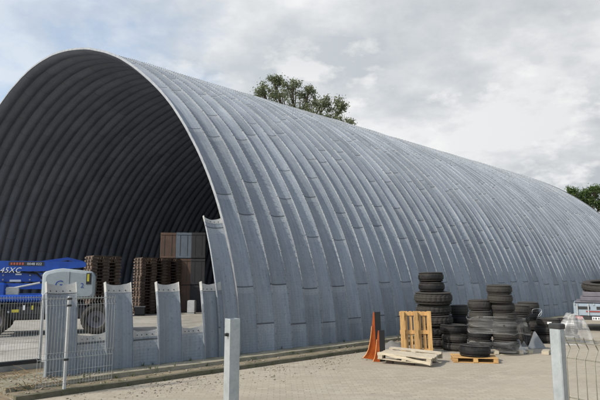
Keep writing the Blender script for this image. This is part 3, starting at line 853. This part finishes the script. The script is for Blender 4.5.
# ------------------------------------------------------------------ orange plough blades
def blade(px, py, prof, wide, label, zrot):
    p = gnd(px, py, YARD); sc = p.y / F / 6.15
    root = tag(empty('plough_blade', (p.x, p.y, YARD), 0), label, 'plough blade', 'orange plough blades')
    x0, y0 = prof[-1]
    loc = [Vector(((x - x0) * sc * .95, (x - x0) * sc * -.62 * -1 * .5, (y0 - y) * sc)) for x, y in prof]
    ex = Vector((wide * sc, .55 * wide * sc, 0))
    t = Vector((.9, .35, 0)).normalized() * .014
    mb = MB(); mb.prism(loc, t); mb.build('orange_face', MT['orange'], root)
    mb = MB()
    loc2 = [v_ + t * 1.15 for v_ in loc]
    mb.prism(loc2, ex); mb.build('black_back', MT['black'], root)
    mb = MB(); n_ = len(loc); k0 = int(n_ * .5)
    mb.tube([v_ + Vector((-.004, -.006, 0)) for v_ in loc[0:k0]], .009, 6); mb.build('worn_edge', MT['edge'], root, smooth=True)
    return root
blade(376, 360, [(14, 324), (36, 303), (52, 274), (62, 236), (70, 190), (76, 140), (81, 95), (86, 57), (90, 57), (92, 120), (95, 220), (99, 338)], 38, 'taller orange and black curved plough blade standing by the hangar footing', 0)
blade(379.5, 362, [(82, 352), (94, 330), (101, 300), (106, 262), (110, 225), (114, 195), (118, 172), (121, 174), (122, 260), (124, 356)], 36, 'shorter orange and black curved plough blade in front of the taller one', 0)

# grey gravel heap
p = gnd(396, 351, YARD); rows = []
for i in range(25):
    r_ = []
    for j_ in range(25):
        u_, v_ = i / 12 - 1, j_ / 12 - 1; d = min(1, math.hypot(u_, v_))
        r_.append(Vector((p.x + u_ * .5, p.y + .35 + v_ * .4, YARD - .01 + .22 * (math.cos(d * math.pi) * .5 + .5) * (1 + .5 * noise.noise(Vector((u_ * 3, v_ * 3, 1)))))))
    rows.append(r_)
mb = MB(); mb.grid(rows); tag(mb.build('gravel_heap', MT['heap'], smooth=True), 'low grey heap of gravel between plough blades and upright pallet', 'gravel heap')

# ------------------------------------------------------------------ trailer with its load at the right edge
Yt = gnd(590, 331, YARD).y
tx0 = at(571.5, 278, Yt).x
tr = empty('car_trailer', (tx0 + .95 * math.cos(R(27)), Yt - .95 * math.sin(R(27)), YARD), R(-27)); tag(tr, 'pale blue grey car trailer with red reflector stripe at the right edge', 'trailer')
mb = MB()
mb.box((0, 0, .76), (1.9, .05, .42), bev=.01)                       # tailboard
o = mb.build('tailboard', MT['trailer']); o.parent = tr
for c_, d_ in (((-.93, 1.45, .76), (.04, 2.84, .40)), ((.93, 1.45, .76), (.04, 2.84, .40)), ((0, 2.89, .76), (1.90, .04, .40))):
    mb = MB(); mb.box(c_, d_, bev=.008); o = mb.build('side_wall', MT['trailer']); o.parent = tr
mb = MB(); mb.box((0, 1.45, .53), (1.78, 2.8, .06)); mb.box((-.4, 1.6, .45), (.08, 3.2, .1)); mb.box((.4, 1.6, .45), (.08, 3.2, .1)); mb.box((0, 3.6, .42), (.09, 1.5, .09)); o = mb.build('floor_frame', MT['chassis']); o.parent = tr
for x in (-.62, -.02, .58):
    mb = MB(); mb.box((x, -.03, .82), (.40, .02, .10)); o = mb.build('dark_slot', MT['black']); o.parent = tr
mb = MB(); mb.box((.02, -.036, .70), (1.15, .012, .05)); o = mb.build('red_stripe', MT['redstripe']); o.parent = tr
for x in (-.83, -.48):
    mb = MB(); mb.box((x, -.045, .76), (.04, .04, .42), bev=.005); o = mb.build('hinge_post', MT['zinc']); o.parent = tr
mb = MB(); mb.box((0, -.02, .47), (1.86, .06, .13), bev=.01); o = mb.build('light_board', MT['chassis']); o.parent = tr
for x in (-.78, .78):
    mb = MB(); mb.box((x, -.065, .475), (.24, .04, .11), bev=.01); o = mb.build('tail_light', MT['redlamp']); o.parent = tr
mb = MB(); mb.box((-.12, -.06, .46), (.52, .012, .115), bev=.003); pl = mb.build('number_plate', MT['decal_white']); pl.parent = tr
for q in range(7):
    mb = MB(); mb.box((-.33 + q * .068 + (.02 if q > 1 else 0), -.0685, .46), (.03 + .012 * (q % 2), .004, .062)); o = mb.build('plate_mark', MT['black']); o.parent = pl
for x in (-.80, .80):
    m_ = tyre_mesh(.29, .18, 'car'); w_ = m_.build('wheel', MT['tyre'], smooth=28); w_.parent = tr; w_.location = (x, .75, .29); w_.rotation_euler = (0, R(90), 0)
    mb = MB(); mb.lathe([(.001, -.05), (.17, -.05), (.178, -.07), (.178, .07), (.17, .05), (.001, .05)], 24); o = mb.build('rim', MT['rim'], smooth=True); o.parent = w_
for x in (-.80, .80):
    mb = MB(); rows = []
    for i in range(13):
        a = R(10 + 160 * i / 12); rows.append([Vector((x + q, .75 + .36 * math.cos(a), .29 + .36 * math.sin(a))) for q in (-.12, .12)])
    mb.grid(rows); mb.grid([[p + Vector((0, 0, .004)) for p in r_] for r_ in rows]); o = mb.build('mudguard', MT['chassis'], smooth=True); o.parent = tr
for x in (-.90, -.30, .35):
    mb = MB(); mb.box((x, -.035, .945), (.05, .03, .07), bev=.006); o = mb.build('latch', MT['galv']); o.parent = tr
# flat load and tub
def onto(mb, name, mat, label, cat, grp=None):
    o = mb.build(name, mat, smooth=35, loc=tr.location); o.rotation_euler = (0, 0, R(-27)); return tag(o, label, cat, grp)
mb = MB(); mb.box((.03, 1.2, .775), (1.74, 2.3, .43)); mb.box((.03, 1.2, 1.02), (1.80, 2.4, .05), bev=.015); onto(mb, 'sheet_stack', MT['load'], 'lower mauve grey block of sheets lying in the trailer', 'sheet stack', 'loads stacked in the trailer')
mb = MB(); mb.box((.08, 1.2, 1.125), (1.60, 2.2, .155), bev=.02); mb.box((.12, 1.2, 1.29), (1.52, 2.1, .17), bev=.02); onto(mb, 'sheet_stack', MT['load'], 'upper mauve grey sheets with stepped edges under the large tyre', 'sheet stack', 'loads stacked in the trailer')
c_ = tr.matrix_basis @ Vector((.10, .95, 1.57))
tyre(.76, .34, c_, 'large dark tyre lying on top of the trailer load', rot=(R(8), 0, R(-27)))

# ------------------------------------------------------------------ boom lift inside the opening
YL = 16.4; sL = YL / F
lift = empty('boom_lift', (at(40, 278, YL).x - .3, YL + .742, .09), R(22)); tag(lift, 'blue articulated boom lift with rounded grey engine hood parked in the opening', 'boom lift')
LX = lambda px: (px - 40) * sL
LZ = lambda py: H - .08 - (py - 278) * sL
def lp_(mb, name, mat, parent=None, **k):
    o = mb.build(name, mat, **k); o.parent = parent or lift; return o
mb = MB(); mb.box((LX(46), 0, .62), (2.9, 1.5, .34), bev=.05); mb.box((LX(46), 0, .86), (2.2, 1.2, .2), bev=.04); mb.box((LX(46), -.62, .72), (1.5, .3, .28), bev=.04); lp_(mb, 'chassis', MT['chassis'])
for px in (1, 94):
    for y in (-.82, .82):
        w_ = tyre_mesh(.44, .32, 'truck').build('wheel', MT['tyre'], smooth=28); w_.parent = lift; w_.location = (LX(px), y, .44); w_.rotation_euler = (R(90), 0, 0)
        mb = MB(); mb.lathe([(.001, -.06), (.20, -.07), (.262, -.12), (.268, .12), (.20, .07), (.001, .06)], 24); o = mb.build('rim', MT['load'], smooth=True); o.parent = w_
        mb = MB(); mb.lathe([(.001, -.13), (.07, -.13), (.09, -.06), (.09, .06), (.07, .13), (.001, .13)], 16); o = mb.build('hub', MT['chassis'], smooth=True); o.parent = w_
mb = MB(); mb.box((LX(22), 0, 1.08), (1.9, 1.6, .2), bev=.05); mb.box((LX(40), 0, 1.0), (1.2, 1.2, .14), bev=.03); mb.box((LX(-8), -.55, 1.32), (1.1, .36, .42), bev=.06); lp_(mb, 'turntable', MT['blue'], smooth=True)
# rounded engine hood
x0, x1, zt_, zb_ = LX(42), LX(92.5), LZ(268.5), LZ(301)
prof = []
def rc(cx, cz, r_, a0, a1, n=7): return [(cx + r_ * math.cos(R(a0 + (a1 - a0) * i / n)), cz + r_ * math.sin(R(a0 + (a1 - a0) * i / n))) for i in range(n + 1)]
prof += rc(x1 - .16, zb_ + .20, .16, -90, 0) + rc(x1 - .20, zt_ - .28, .20, 0, 80) + [(x0 + .55, zt_ + .0), (x0 + .3, zt_ - .035)] + rc(x0 + .16, zt_ - .24, .16, 95, 180) + rc(x0 + .1, zb_ + .1, .1, 180, 270)
mb = MB(); yf, yb = -.80, .80
ins = [(yf, .10), (yf + .03, .03), (yf + .10, 0.), (yb - .10, 0.), (yb - .03, .03), (yb, .10)]
cxm, czm = (x0 + x1) / 2, (zt_ + zb_) / 2
rows = []
for y, i_ in ins: rows.append([Vector((cxm + (x - cxm) * (1 - i_ / .74), y, czm + (z - czm) * (1 - i_ / .48))) for x, z in prof + prof[:1]])
mb.grid(rows); n_ = len(prof)
mb.add(rows[0][:-1], [tuple(range(n_))]); mb.add(rows[-1][:-1], [tuple(reversed(range(n_)))])
hood = lp_(mb, 'engine_hood', MT['hood'], smooth=30)
yd = yf - .004
mb = MB(); mb.lathe([(.001, 0), (.075, 0), (.07, .05), (.045, .09), (.001, .10)], 16, (LX(60.5), -.35, zt_ - .012), closed=False); lp_(mb, 'beacon', MT['beacon'], hood, smooth=True)
MX = lambda x, y, z: Matrix.Translation((x, y, z)) @ Matrix.Rotation(R(90), 4, 'X')
text('G', .31, MX(LX(53), yd, LZ(288)), MT['decal_blue'], 'hood_logo', hood, .2)
text('2', .20, MX(LX(77.6), yd, LZ(288)), MT['decal_blue'], 'hood_number', hood)
mb = MB(); mb.box((LX(85.3), yd, LZ(279)), (.15, .006, .34)); d_ = lp_(mb, 'hood_label', MT['black'], hood)
mb = MB(); mb.box((LX(84.6), yd - .004, LZ(278)), (.06, .004, .22)); o = mb.build('label_patch', MT['decal_yellow']); o.parent = d_; o.matrix_parent_inverse = Matrix()
for q in range(5):
    mb = MB(); mb.box((LX(48.5), yd, LZ(291) - q * .035), (.16, .006, .014)); lp_(mb, 'vent_slot', MT['black'], hood)
mb = MB(); mb.box((LX(67), yd + .001, LZ(284.5)), (.010, .005, .74)); lp_(mb, 'panel_gap', MT['black'], hood)
mb = MB(); mb.box((LX(71.5), yd - .006, LZ(292)), (.11, .02, .03), bev=.004); lp_(mb, 'latch', MT['black'], hood)
mb = MB(); mb.box((LX(66), yd + .001, LZ(297)), (1.36, .005, .009)); lp_(mb, 'panel_gap', MT['black'], hood)
# folded booms
def boom(pts, h, y, wd, name, mat):
    """tapering box section boom through side-view points"""
    top = [Vector((x, y - wd / 2, z + hh_ / 2)) for (x, z), hh_ in zip(pts, h)]; bot = [Vector((x, y - wd / 2, z - hh_ / 2)) for (x, z), hh_ in zip(pts, h)]
    mb = MB(); mb.prism(bot + list(reversed(top)), (0, wd, 0)); return lp_(mb, name, mat)
bm1 = boom([(LX(-70), LZ(266.5)), (LX(40), LZ(266.5)), (LX(79), LZ(264.5)), (LX(82), LZ(264.5))], [.30, .30, .17, .12], -.35, .3, 'upper_boom', MT['blue'])
bm2 = boom([(LX(36), LZ(263)), (LX(64), LZ(258.2)), (LX(80), LZ(262))], [.10, .09, .08], .0, .12, 'lift_link', MT['blue'])
bm3 = boom([(LX(-60), LZ(277.5)), (LX(44), LZ(277.5))], [.26, .26], -.2, .34, 'lower_boom', MT['blue'])
bm4 = boom([(LX(-56), LZ(286)), (LX(44), LZ(286.5))], [.17, .17], -.45, .2, 'lower_link', MT['blue'])
mb = MB(); mb.box((LX(-66), -.3, LZ(276)), (.3, .5, .75), bev=.04); lp_(mb, 'boom_knuckle', MT['blue'])
for q in range(3):
    y_ = -.40 - .03 * q; mb = MB(); mb.tube([(LX(-40), y_, LZ(271.5) + .02 * q), (LX(10), y_, LZ(271.8) + .012 * q), (LX(36), y_, LZ(273) - .02 * q), (LX(43), y_ + .05, LZ(281)), (LX(38), y_, LZ(289))], .014, 6); lp_(mb, 'hose', MT['black'], smooth=True)
for px in (6, 30, 41):
    for py in (275.5, 280): 
        mb = MB(); mb.lathe([(.001, 0), (.028, 0), (.024, .02), (.001, .02)], 8, (LX(px), -.372, LZ(py)), axes((1, 0, 0), (0, -1, 0)), closed=False); lp_(mb, 'pin', MT['rim'])
mb = MB(); mb.tube([(LX(-10), -.66, LZ(294)), (LX(40), -.66, LZ(283))], .03, 8); lp_(mb, 'cylinder', MT['zinc'])
mb = MB(); mb.box((LX(26.5), -.502, LZ(264.2)), (32 * sL, .006, .12)); strip_ = lp_(mb, 'decal_strip', MT['chassis'], bm1)
for q in range(5):
    mb = MB(); mb.box((LX(13) + q * .075, -.507, LZ(264.2)), (.05, .004, .07)); o = mb.build('decal_mark', MT['decal_red']); o.parent = strip_
text('0048 022', .10, MX(LX(27), -.507, LZ(265.4)), MT['decal_white'], 'decal_number', strip_)
text('Z-45XC', .22, MX(LX(-4.5), -.502, LZ(273.0)) , MT['decal_white'], 'model_lettering', bm1, .25)
mb = MB(); mb.box((LX(19.5), -.374, LZ(274.6)), (.16, .008, .045)); lp_(mb, 'decal', MT['decal_white'], bm3)
mb = MB(); mb.box((LX(17), -.374, LZ(281)), (.30, .008, .06)); lp_(mb, 'decal', MT['decal_white'], bm3)
mb = MB(); mb.box((LX(16), -.64, LZ(291)), (.36, .10, .24), bev=.02); lp_(mb, 'control_box', MT['rim'])
for px, py, c_, w_, h_ in ((20, 310, 'decal_yellow', .18, .08), (35, 307, 'decal_yellow', .05, .12), (27.5, 307, 'decal_white', .05, .14), (14, 311, 'decal_white', .05, .05)):
    mb = MB(); mb.box((LX(px), -.775, LZ(py)), (w_, .006, h_)); lp_(mb, 'decal', MT[c_])
# work platform at the boom end
mb = MB(); bx0, bx1 = LX(-118), LX(-78)
for z in (.5, .9, 1.5):
    mb.tube([(bx0, -.9, z), (bx1, -.9, z), (bx1, .9, z), (bx0, .9, z), (bx0, -.9, z)], .022, 6)
for x in (bx0, bx1):
    for y in (-.9, 0, .9): mb.tube([(x, y, .45), (x, y, 1.5)], .022, 6)
mb.box(((bx0 + bx1) / 2, 0, .44), (bx1 - bx0, 1.8, .05)); lp_(mb, 'work_platform', MT['chassis'])
mb = MB(); mb.tube([(LX(-70), -.3, LZ(266)), (LX(-78), -.1, 1.35), (LX(-78), 0, .6)], .06, 8); lp_(mb, 'jib', MT['blue'])

# ------------------------------------------------------------------ goods inside the hall
FL = .09
def mini_pallet():
    root = empty('pallet'); mb = MB()
    for i in range(5): mb.box((0, -.38 + i * .19, .125), (1.2, .13, .022))
    mb.build('deck_boards', MT['woodbrown']).parent = root
    for x in (-.54, 0, .54):
        mb = MB(); mb.box((x, 0, .103), (.12, .8, .022)); mb.box((x, 0, .009), (.12, .8, .018))
        for y in (-.34, 0, .34): mb.box((x, y, .055), (.24, .2, .0755))
        mb.build('bearer', MT['woodbrown']).parent = root
    return root
proto = None
def pallet_stack(px, py, Y, rz, n, label):
    global proto
    c_ = at(px, py, Y)
    for i in range(n):
        if proto is None: proto = mini_pallet(); o = proto
        else: o = copy_tree(proto)
        o.location = (c_.x + random.uniform(-.02, .02), Y + random.uniform(-.02, .02), FL + i * .138)
        o.rotation_euler = (0, 0, R(rz + random.uniform(-1.5, 1.5)))
        tag(o, f'brown pallet, {ORD[n - 1 - i]} of {label}', 'pallet', 'pallets stacked inside the hangar')
pallet_stack(101, 300, 24.5, 40, 19, 'the stack behind the boom lift hood')
pallet_stack(149, 300, 26.6, 40, 19, 'the nearer stack left of the crates')
pallet_stack(163.5, 300, 27.6, 40, 19, 'the farther stack touching the crates')
def crate(px, w, z0, h, mat, label, Y=28.3, d=1.0):
    c_ = at(px, 278, Y)
    root = tag(empty('crate', (c_.x, Y, z0), R(8)), label, 'crate', 'crates stacked inside the hangar')
    mb = MB(); mb.box((0, 0, h / 2), (w - .02, d, h - .02), bev=.01); o = mb.build('body', mat); o.parent = root
    for z in (.08, h - .08):
        mb = MB(); mb.box((0, -d / 2 - .010, z), (w - .03, .018, .08)); o = mb.build('batten', mat); o.parent = root
    for x in (-w * .22, w * .24):
        mb = MB(); mb.box((x, -d / 2 - .004, h / 2), (.022, .006, h - .03)); o = mb.build('strap', MT['black']); o.parent = root
zz = FL
hgt = 1.31
cols = ((168, .78, ('cratebrown', 'cratebrown', 'cratebrown')), (183.5, .78, ('cratebrown', 'cratebrown', 'crateblue')), (198, .72, ('cratedark', 'cratedark', 'cratedark')))
nm = {'cratebrown': 'brown plywood crate', 'crateblue': 'slate blue crate', 'cratedark': 'dark crate'}
cn = ('left', 'middle', 'right'); rn = ('bottom', 'middle', 'top')
for ci, (px, w, ms) in enumerate(cols):
    for ri, mk in enumerate(ms):
        crate(px, w, FL + ri * (hgt + .005), hgt, MT[mk], f'{nm[mk]} in the {rn[ri]} row, {cn[ci]} column, at the hangar back')
# small pale machine box and a dark tool box in front of them
c_ = at(192, 300, 26.5)
mb = MB(); mb.box((0, 0, .33), (.36, .4, .58), bev=.03); mb.box((0, 0, .02), (.3, .34, .04)); o = mb.build('appliance', MT['zinc'], loc=(c_.x, 26.5, FL)); tag(o, 'small pale metal cabinet on the hall floor in front of the crates', 'cabinet')
c_ = at(140, 310, 25.2); root = tag(empty('tool_box', (c_.x, 25.2, FL), R(10)), 'small dark box with pale edges on the floor by the pallet stacks', 'tool box')
mb = MB(); mb.box((0, 0, .2), (.46, .32, .36), bev=.03); o = mb.build('body', MT['black']); o.parent = root
mb = MB(); mb.box((0, 0, .39), (.48, .34, .03), bev=.008); o = mb.build('lid', MT['rim']); o.parent = root

# ------------------------------------------------------------------ loose stones, dry stems
def stones(n, region, smin, smax, zf, seed):
    rnd = random.Random(seed); mb = MB()
    for _ in range(n):
        x, y = region(rnd)
        r_ = smin + (smax - smin) * rnd.random() ** 3
        vs = []
        for a, b_, c_ in ((1, 0, 0), (-1, 0, 0), (0, 1, 0), (0, -1, 0), (0, 0, .7), (0, 0, -.5), (.6, .6, .3), (-.6, .5, .35), (-.5, -.6, .3), (.55, -.6, .35)):
            k = r_ * rnd.uniform(.7, 1.25); vs.append((x + a * k, y + b_ * k, zf + r_ * .35 + c_ * k))
        mb.add(vs, [(0, 6, 4), (6, 2, 4), (2, 7, 4), (7, 1, 4), (1, 8, 4), (8, 3, 4), (3, 9, 4), (9, 0, 4), (0, 2, 6), (2, 1, 7), (1, 3, 8), (3, 0, 9), (0, 5, 2), (2, 5, 1), (1, 5, 3), (3, 5, 0)])
    return mb
def reg_kerb(rnd):
    s_ = rnd.uniform(-4.5, 9); o_ = 1.14 + abs(rnd.gauss(0, .75)); p = W(s_, o_)
    while noise.noise(Vector((s_ * .9, o_ * 1.4, 4))) < rnd.uniform(-.35, .25):
        s_ = rnd.uniform(-4.5, 9); o_ = 1.14 + abs(rnd.gauss(0, .75)); p = W(s_, o_)
    return p.x, p.y
def reg_strip(rnd):
    p = W(rnd.uniform(-5.2, 14), rnd.uniform(.5, .97)); return p.x, p.y
def reg_left(rnd):
    p = W(rnd.uniform(-5.05, -2.5), rnd.uniform(-.6, .4)); return p.x, p.y
def reg_all(rnd): return rnd.uniform(-3, 8), rnd.uniform(4, 14)
kind(stones(1700, reg_kerb, .004, .024, YARD, 1).build('loose_stones', MT['stone'], fix=False), 'stuff', 'loose stones scattered along the kerb')
kind(stones(700, reg_strip, .005, .03, -.078, 2).build('strip_stones', MT['stone'], fix=False), 'stuff', 'loose stones in the dirt strip')
kind(stones(260, reg_left, .006, .03, 0, 3).build('footing_stones', MT['stone'], fix=False), 'stuff', 'debris on the concrete footing')
mb = MB(); rnd = random.Random(5)
for _ in range(150):
    p = W(rnd.uniform(-5.8, -4.2), rnd.uniform(-.9, .95), .005)
    a = rnd.uniform(0, 6.28); l = rnd.uniform(.06, .35); d = Vector((math.cos(a), math.sin(a), rnd.uniform(-.02, .55)))
    mb.tube([p, p + d * l * .5 + Vector((0, 0, .02)), p + d * l], [.005, .004, .002], 4)
kind(mb.build('dry_stems', MT['twig'], fix=False), 'stuff', 'dry stems lying by the fence post')

mb = MB(); rnd = random.Random(21)
for _ in range(170):
    s_ = rnd.uniform(-5., 16); o_ = rnd.choice((.47, .49, 1.10, 1.13, 1.0, -.02)) + rnd.gauss(0, .025)
    if noise.noise(Vector((s_ * .8, 2, 7))) < -.05: continue
    p = W(s_, o_, YARD if o_ > 1.05 else (-.08 if o_ > .46 else 0.))
    for _ in range(rnd.randint(5, 14)):
        a = rnd.uniform(0, 6.28); h_ = rnd.uniform(.025, .10); d = Vector((math.cos(a), math.sin(a), 0)); w_ = Vector((-d.y, d.x, 0)) * .004
        q = p + d * rnd.uniform(0, .03); tip = q + d * h_ * .6 + Vector((0, 0, h_)); mid = q + d * h_ * .2 + Vector((0, 0, h_ * .6))
        mb.add([q - w_, q + w_, mid + w_, tip, mid - w_], [(0, 1, 2, 4), (4, 2, 3)])
kind(mb.build('weeds', MT['weed'], fix=False), 'stuff', 'small weeds in the cracks along the kerb')

# ------------------------------------------------------------------ trees
def tree(px, py_top, Y, spread, crown_h, leafmat, nleaf, leaf, label, clumps, seed, droop=0.):
    rnd = random.Random(seed)
    top = at(px, py_top, Y); base = Vector((top.x, Y, YARD)); hgt_ = top.z - YARD
    root = tag(empty('tree', base), label, 'tree', 'trees behind the hangar')
    mb = MB(); tips = []
    trunk = [Vector((0, 0, 0)), Vector((.2, .1, hgt_ * .3)), Vector((-.1, .2, hgt_ * .55)), Vector((.1, 0, hgt_ * .8))]
    mb.tube(trunk, [hgt_ * .022, hgt_ * .017, hgt_ * .011, hgt_ * .004], 8)
    cl_ = []
    for (cx, cy, cz, r_) in clumps:
        c_ = Vector((cx * spread, cy * spread, hgt_ - crown_h * (1 - cz)))
        cl_.append((c_, r_ * spread))
        st = trunk[1].lerp(trunk[2], rnd.random()); mid = st.lerp(c_, .55) + Vector((rnd.uniform(-.4, .4), rnd.uniform(-.4, .4), .6))
        mb.tube([st, mid, c_, c_ + Vector((rnd.uniform(-.3, .3), 0, r_ * spread * .8))], [hgt_ * .008, hgt_ * .005, hgt_ * .0025, .01], 6)
        for _ in range(9):
            d = Vector((rnd.gauss(0, 1), rnd.gauss(0, 1), rnd.gauss(.35, .8))).normalized() * r_ * spread * rnd.uniform(.7, 1.25)
            mb.tube([c_.lerp(mid, rnd.random() * .5), c_ + d * .6, c_ + d], [.07, .04, .012], 5); tips.append((c_ + d * rnd.uniform(.5, 1.), r_ * spread * .36)); tips.append((c_ + d, r_ * spread * .26))
    mb.build('trunk', MT['bark'], root, fix=False)
    lv = MB()
    for _ in range(nleaf):
        c_, s_ = tips[rnd.randrange(len(tips))]
        p = c_ + Vector((rnd.gauss(0, s_ * .75), rnd.gauss(0, s_ * .75), rnd.gauss(0, s_ * .7)))
        a = Vector((rnd.gauss(0, 1), rnd.gauss(0, 1), rnd.gauss(-droop, .8))).normalized(); b_ = a.orthogonal().normalized()
        b_ = (Matrix.Rotation(rnd.uniform(0, 6.28), 3, a) @ b_)
        l = leaf * rnd.uniform(.6, 1.3)
        lv.add([p - a * l, p + b_ * l * .42, p + a * l, p - b_ * l * .42], [(0, 1, 2, 3)])
    lv.build('crown', leafmat, root, fix=False)
    return root
cr1 = [(-.80, 0, .80, .22), (-.62, .2, .96, .17), (-.45, -.1, .74, .24), (-.22, .1, .86, .21), (-.05, 0, .66, .24), (.12, .15, .82, .17), (.30, -.1, .58, .25), (.44, .1, .72, .17), (.62, 0, .50, .22), (.82, .1, .64, .22), (.92, -.1, .48, .20), (.75, .1, .30, .24), (.2, .2, .4, .3), (-.4, .2, .5, .3), (-.9, 0, .55, .2), (0, -.3, .2, .3)]
tree(302, 73, 64, 5.7, 13, MT['leaf_pale'], 17000, .135, 'loose grey green tree crown rising over the middle of the hangar roof', cr1, 3, .4)
cr2 = [(-.65, 0, .84, .34), (-.25, .2, .72, .36), (.1, 0, .86, .34), (.38, .2, .66, .36), (.7, 0, .52, .36), (1.05, .1, .42, .36), (0, .2, .35, .45), (-.6, 0, .45, .4), (.6, .1, .2, .45), (1.3, 0, .25, .4), (-.3, 0, .1, .4), (.2, .3, .0, .4)]
tree(591, 184.5, 72, 3.3, 9, MT['leaf_dark'], 22000, .135, 'dense dark green tree at the far right end of the hangar', cr2, 6)

# ------------------------------------------------------------------ sky and sun
SUN_AZ, SUN_EL = math.atan2(-.86, -.50), R(40)       # azimuth measured from +Y towards +X
world = bpy.data.worlds.new('World'); scene.world = world; world.use_nodes = True
nt = world.node_tree; bg = nt.nodes['Background']
sky = N(nt, 'ShaderNodeTexSky', sky_type='NISHITA'); sky.sun_disc = False; sky.sun_elevation = SUN_EL; sky.sun_rotation = SUN_AZ
sky.air_density = 1.; sky.dust_density = 2.; sky.ozone_density = 1.
tc = N(nt, 'ShaderNodeTexCoord')
sep = N(nt, 'ShaderNodeSeparateXYZ'); nt.links.new(tc.outputs['Generated'], sep.inputs[0])
zz_ = M(nt, 'ADD', M(nt, 'MAXIMUM', sep.outputs[2], 0.), .28)
cb = N(nt, 'ShaderNodeCombineXYZ'); nt.links.new(M(nt, 'DIVIDE', sep.outputs[0], zz_), cb.inputs[0]); nt.links.new(M(nt, 'DIVIDE', sep.outputs[1], zz_), cb.inputs[1])
mp = N(nt, 'ShaderNodeMapping'); mp.inputs['Location'].default_value = (3.1, 1.7, 0); nt.links.new(cb.outputs[0], mp.inputs['Vector'])
cv = tex_noise(nt, mp.outputs[0], 1.15, 8, .58)
cv2 = tex_noise(nt, mp.outputs[0], 2.7, 7, .6)
# blue at upper left; also added behind the camera, unseen, to dim the wall
lx = M(nt, 'ADD', M(nt, 'ADD', M(nt, 'MULTIPLY', sep.outputs[0], .55), .22), M(nt, 'MULTIPLY', M(nt, 'SUBTRACT', sep.outputs[1], .85), .5))
cover = ramp(nt, M(nt, 'ADD', M(nt, 'ADD', M(nt, 'MULTIPLY', cv, .55), M(nt, 'MULTIPLY', cv2, .45)), lx), [(.44, .12), (.68, 1.)])
front = ramp(nt, M(nt, 'ADD', M(nt, 'MULTIPLY', sep.outputs[1], .5), .5), [(.60, 0.), (.88, .62)])
cover = M(nt, 'MAXIMUM', cover, M(nt, 'MULTIPLY', front, ramp(nt, cv2, [(.38, .30), (.56, 1.)])))
shade = ramp(nt, M(nt, 'ADD', M(nt, 'MULTIPLY', tex_noise(nt, mp.outputs[0], 1.5, 8, .55), .75), M(nt, 'MULTIPLY', tex_noise(nt, mp.outputs[0], 5.5, 6, .6), .25)), [(.425, 0.), (.505, .45), (.575, 1.)])
greyr = M(nt, 'MULTIPLY', M(nt, 'ADD', sep.outputs[0], .15), -1.1)              # heavier grey cloud towards the right
cloud = mixc(nt, shade, (5.9, 6.35, 6.8), (9.3, 9.4, 9.5))
hv = N(nt, 'ShaderNodeHueSaturation'); hv.inputs['Saturation'].default_value = .95
nt.links.new(M(nt, 'MINIMUM', M(nt, 'ADD', M(nt, 'MULTIPLY', greyr, .20), 1.), 1.), hv.inputs['Value']); nt.links.new(cloud, hv.inputs['Color']); cloud = hv.outputs[0]
# small bright cumulus heads low over the roof
pm = N(nt, 'ShaderNodeMapping'); pm.inputs['Scale'].default_value = (1., 1., 1.9); pm.inputs['Location'].default_value = (.37, .2, .61); nt.links.new(tc.outputs['Generated'], pm.inputs['Vector'])
pf = ramp(nt, tex_noise(nt, pm.outputs[0], 5.2, 9, .58), [(.52, 0.), (.59, 1.)])
low = ramp(nt, sep.outputs[2], [(.05, 0.), (.12, 1.), (.34, 1.), (.50, 0.)])
cloud = mixc(nt, M(nt, 'MULTIPLY', M(nt, 'MULTIPLY', pf, low), .75), cloud, (9.4, 9.4, 9.35))
blue = mixc(nt, 1., sky.outputs[0], (2.05, 2.15, 2.1), 'MULTIPLY')
c = mixc(nt, cover, blue, cloud)
nt.links.new(c, bg.inputs['Color']); bg.inputs['Strength'].default_value = .1
sd = bpy.data.lights.new('sun', 'SUN'); sd.energy = 3.6; sd.angle = R(1.0); sd.color = (1., .94, .85)
so = bpy.data.objects.new('sun', sd); col.objects.link(so)
tov = Vector((math.sin(SUN_AZ) * math.cos(SUN_EL), math.cos(SUN_AZ) * math.cos(SUN_EL), math.sin(SUN_EL)))
so.rotation_euler = tov.to_track_quat('Z', 'Y').to_euler(); so.location = (-20, -20, 40)

vs_ = scene.view_settings
vs_.view_transform = 'Standard'; vs_.look = 'None'; vs_.exposure = 0; vs_.gamma = 1
try: vs_.use_curve_mapping = False
except Exception: pass
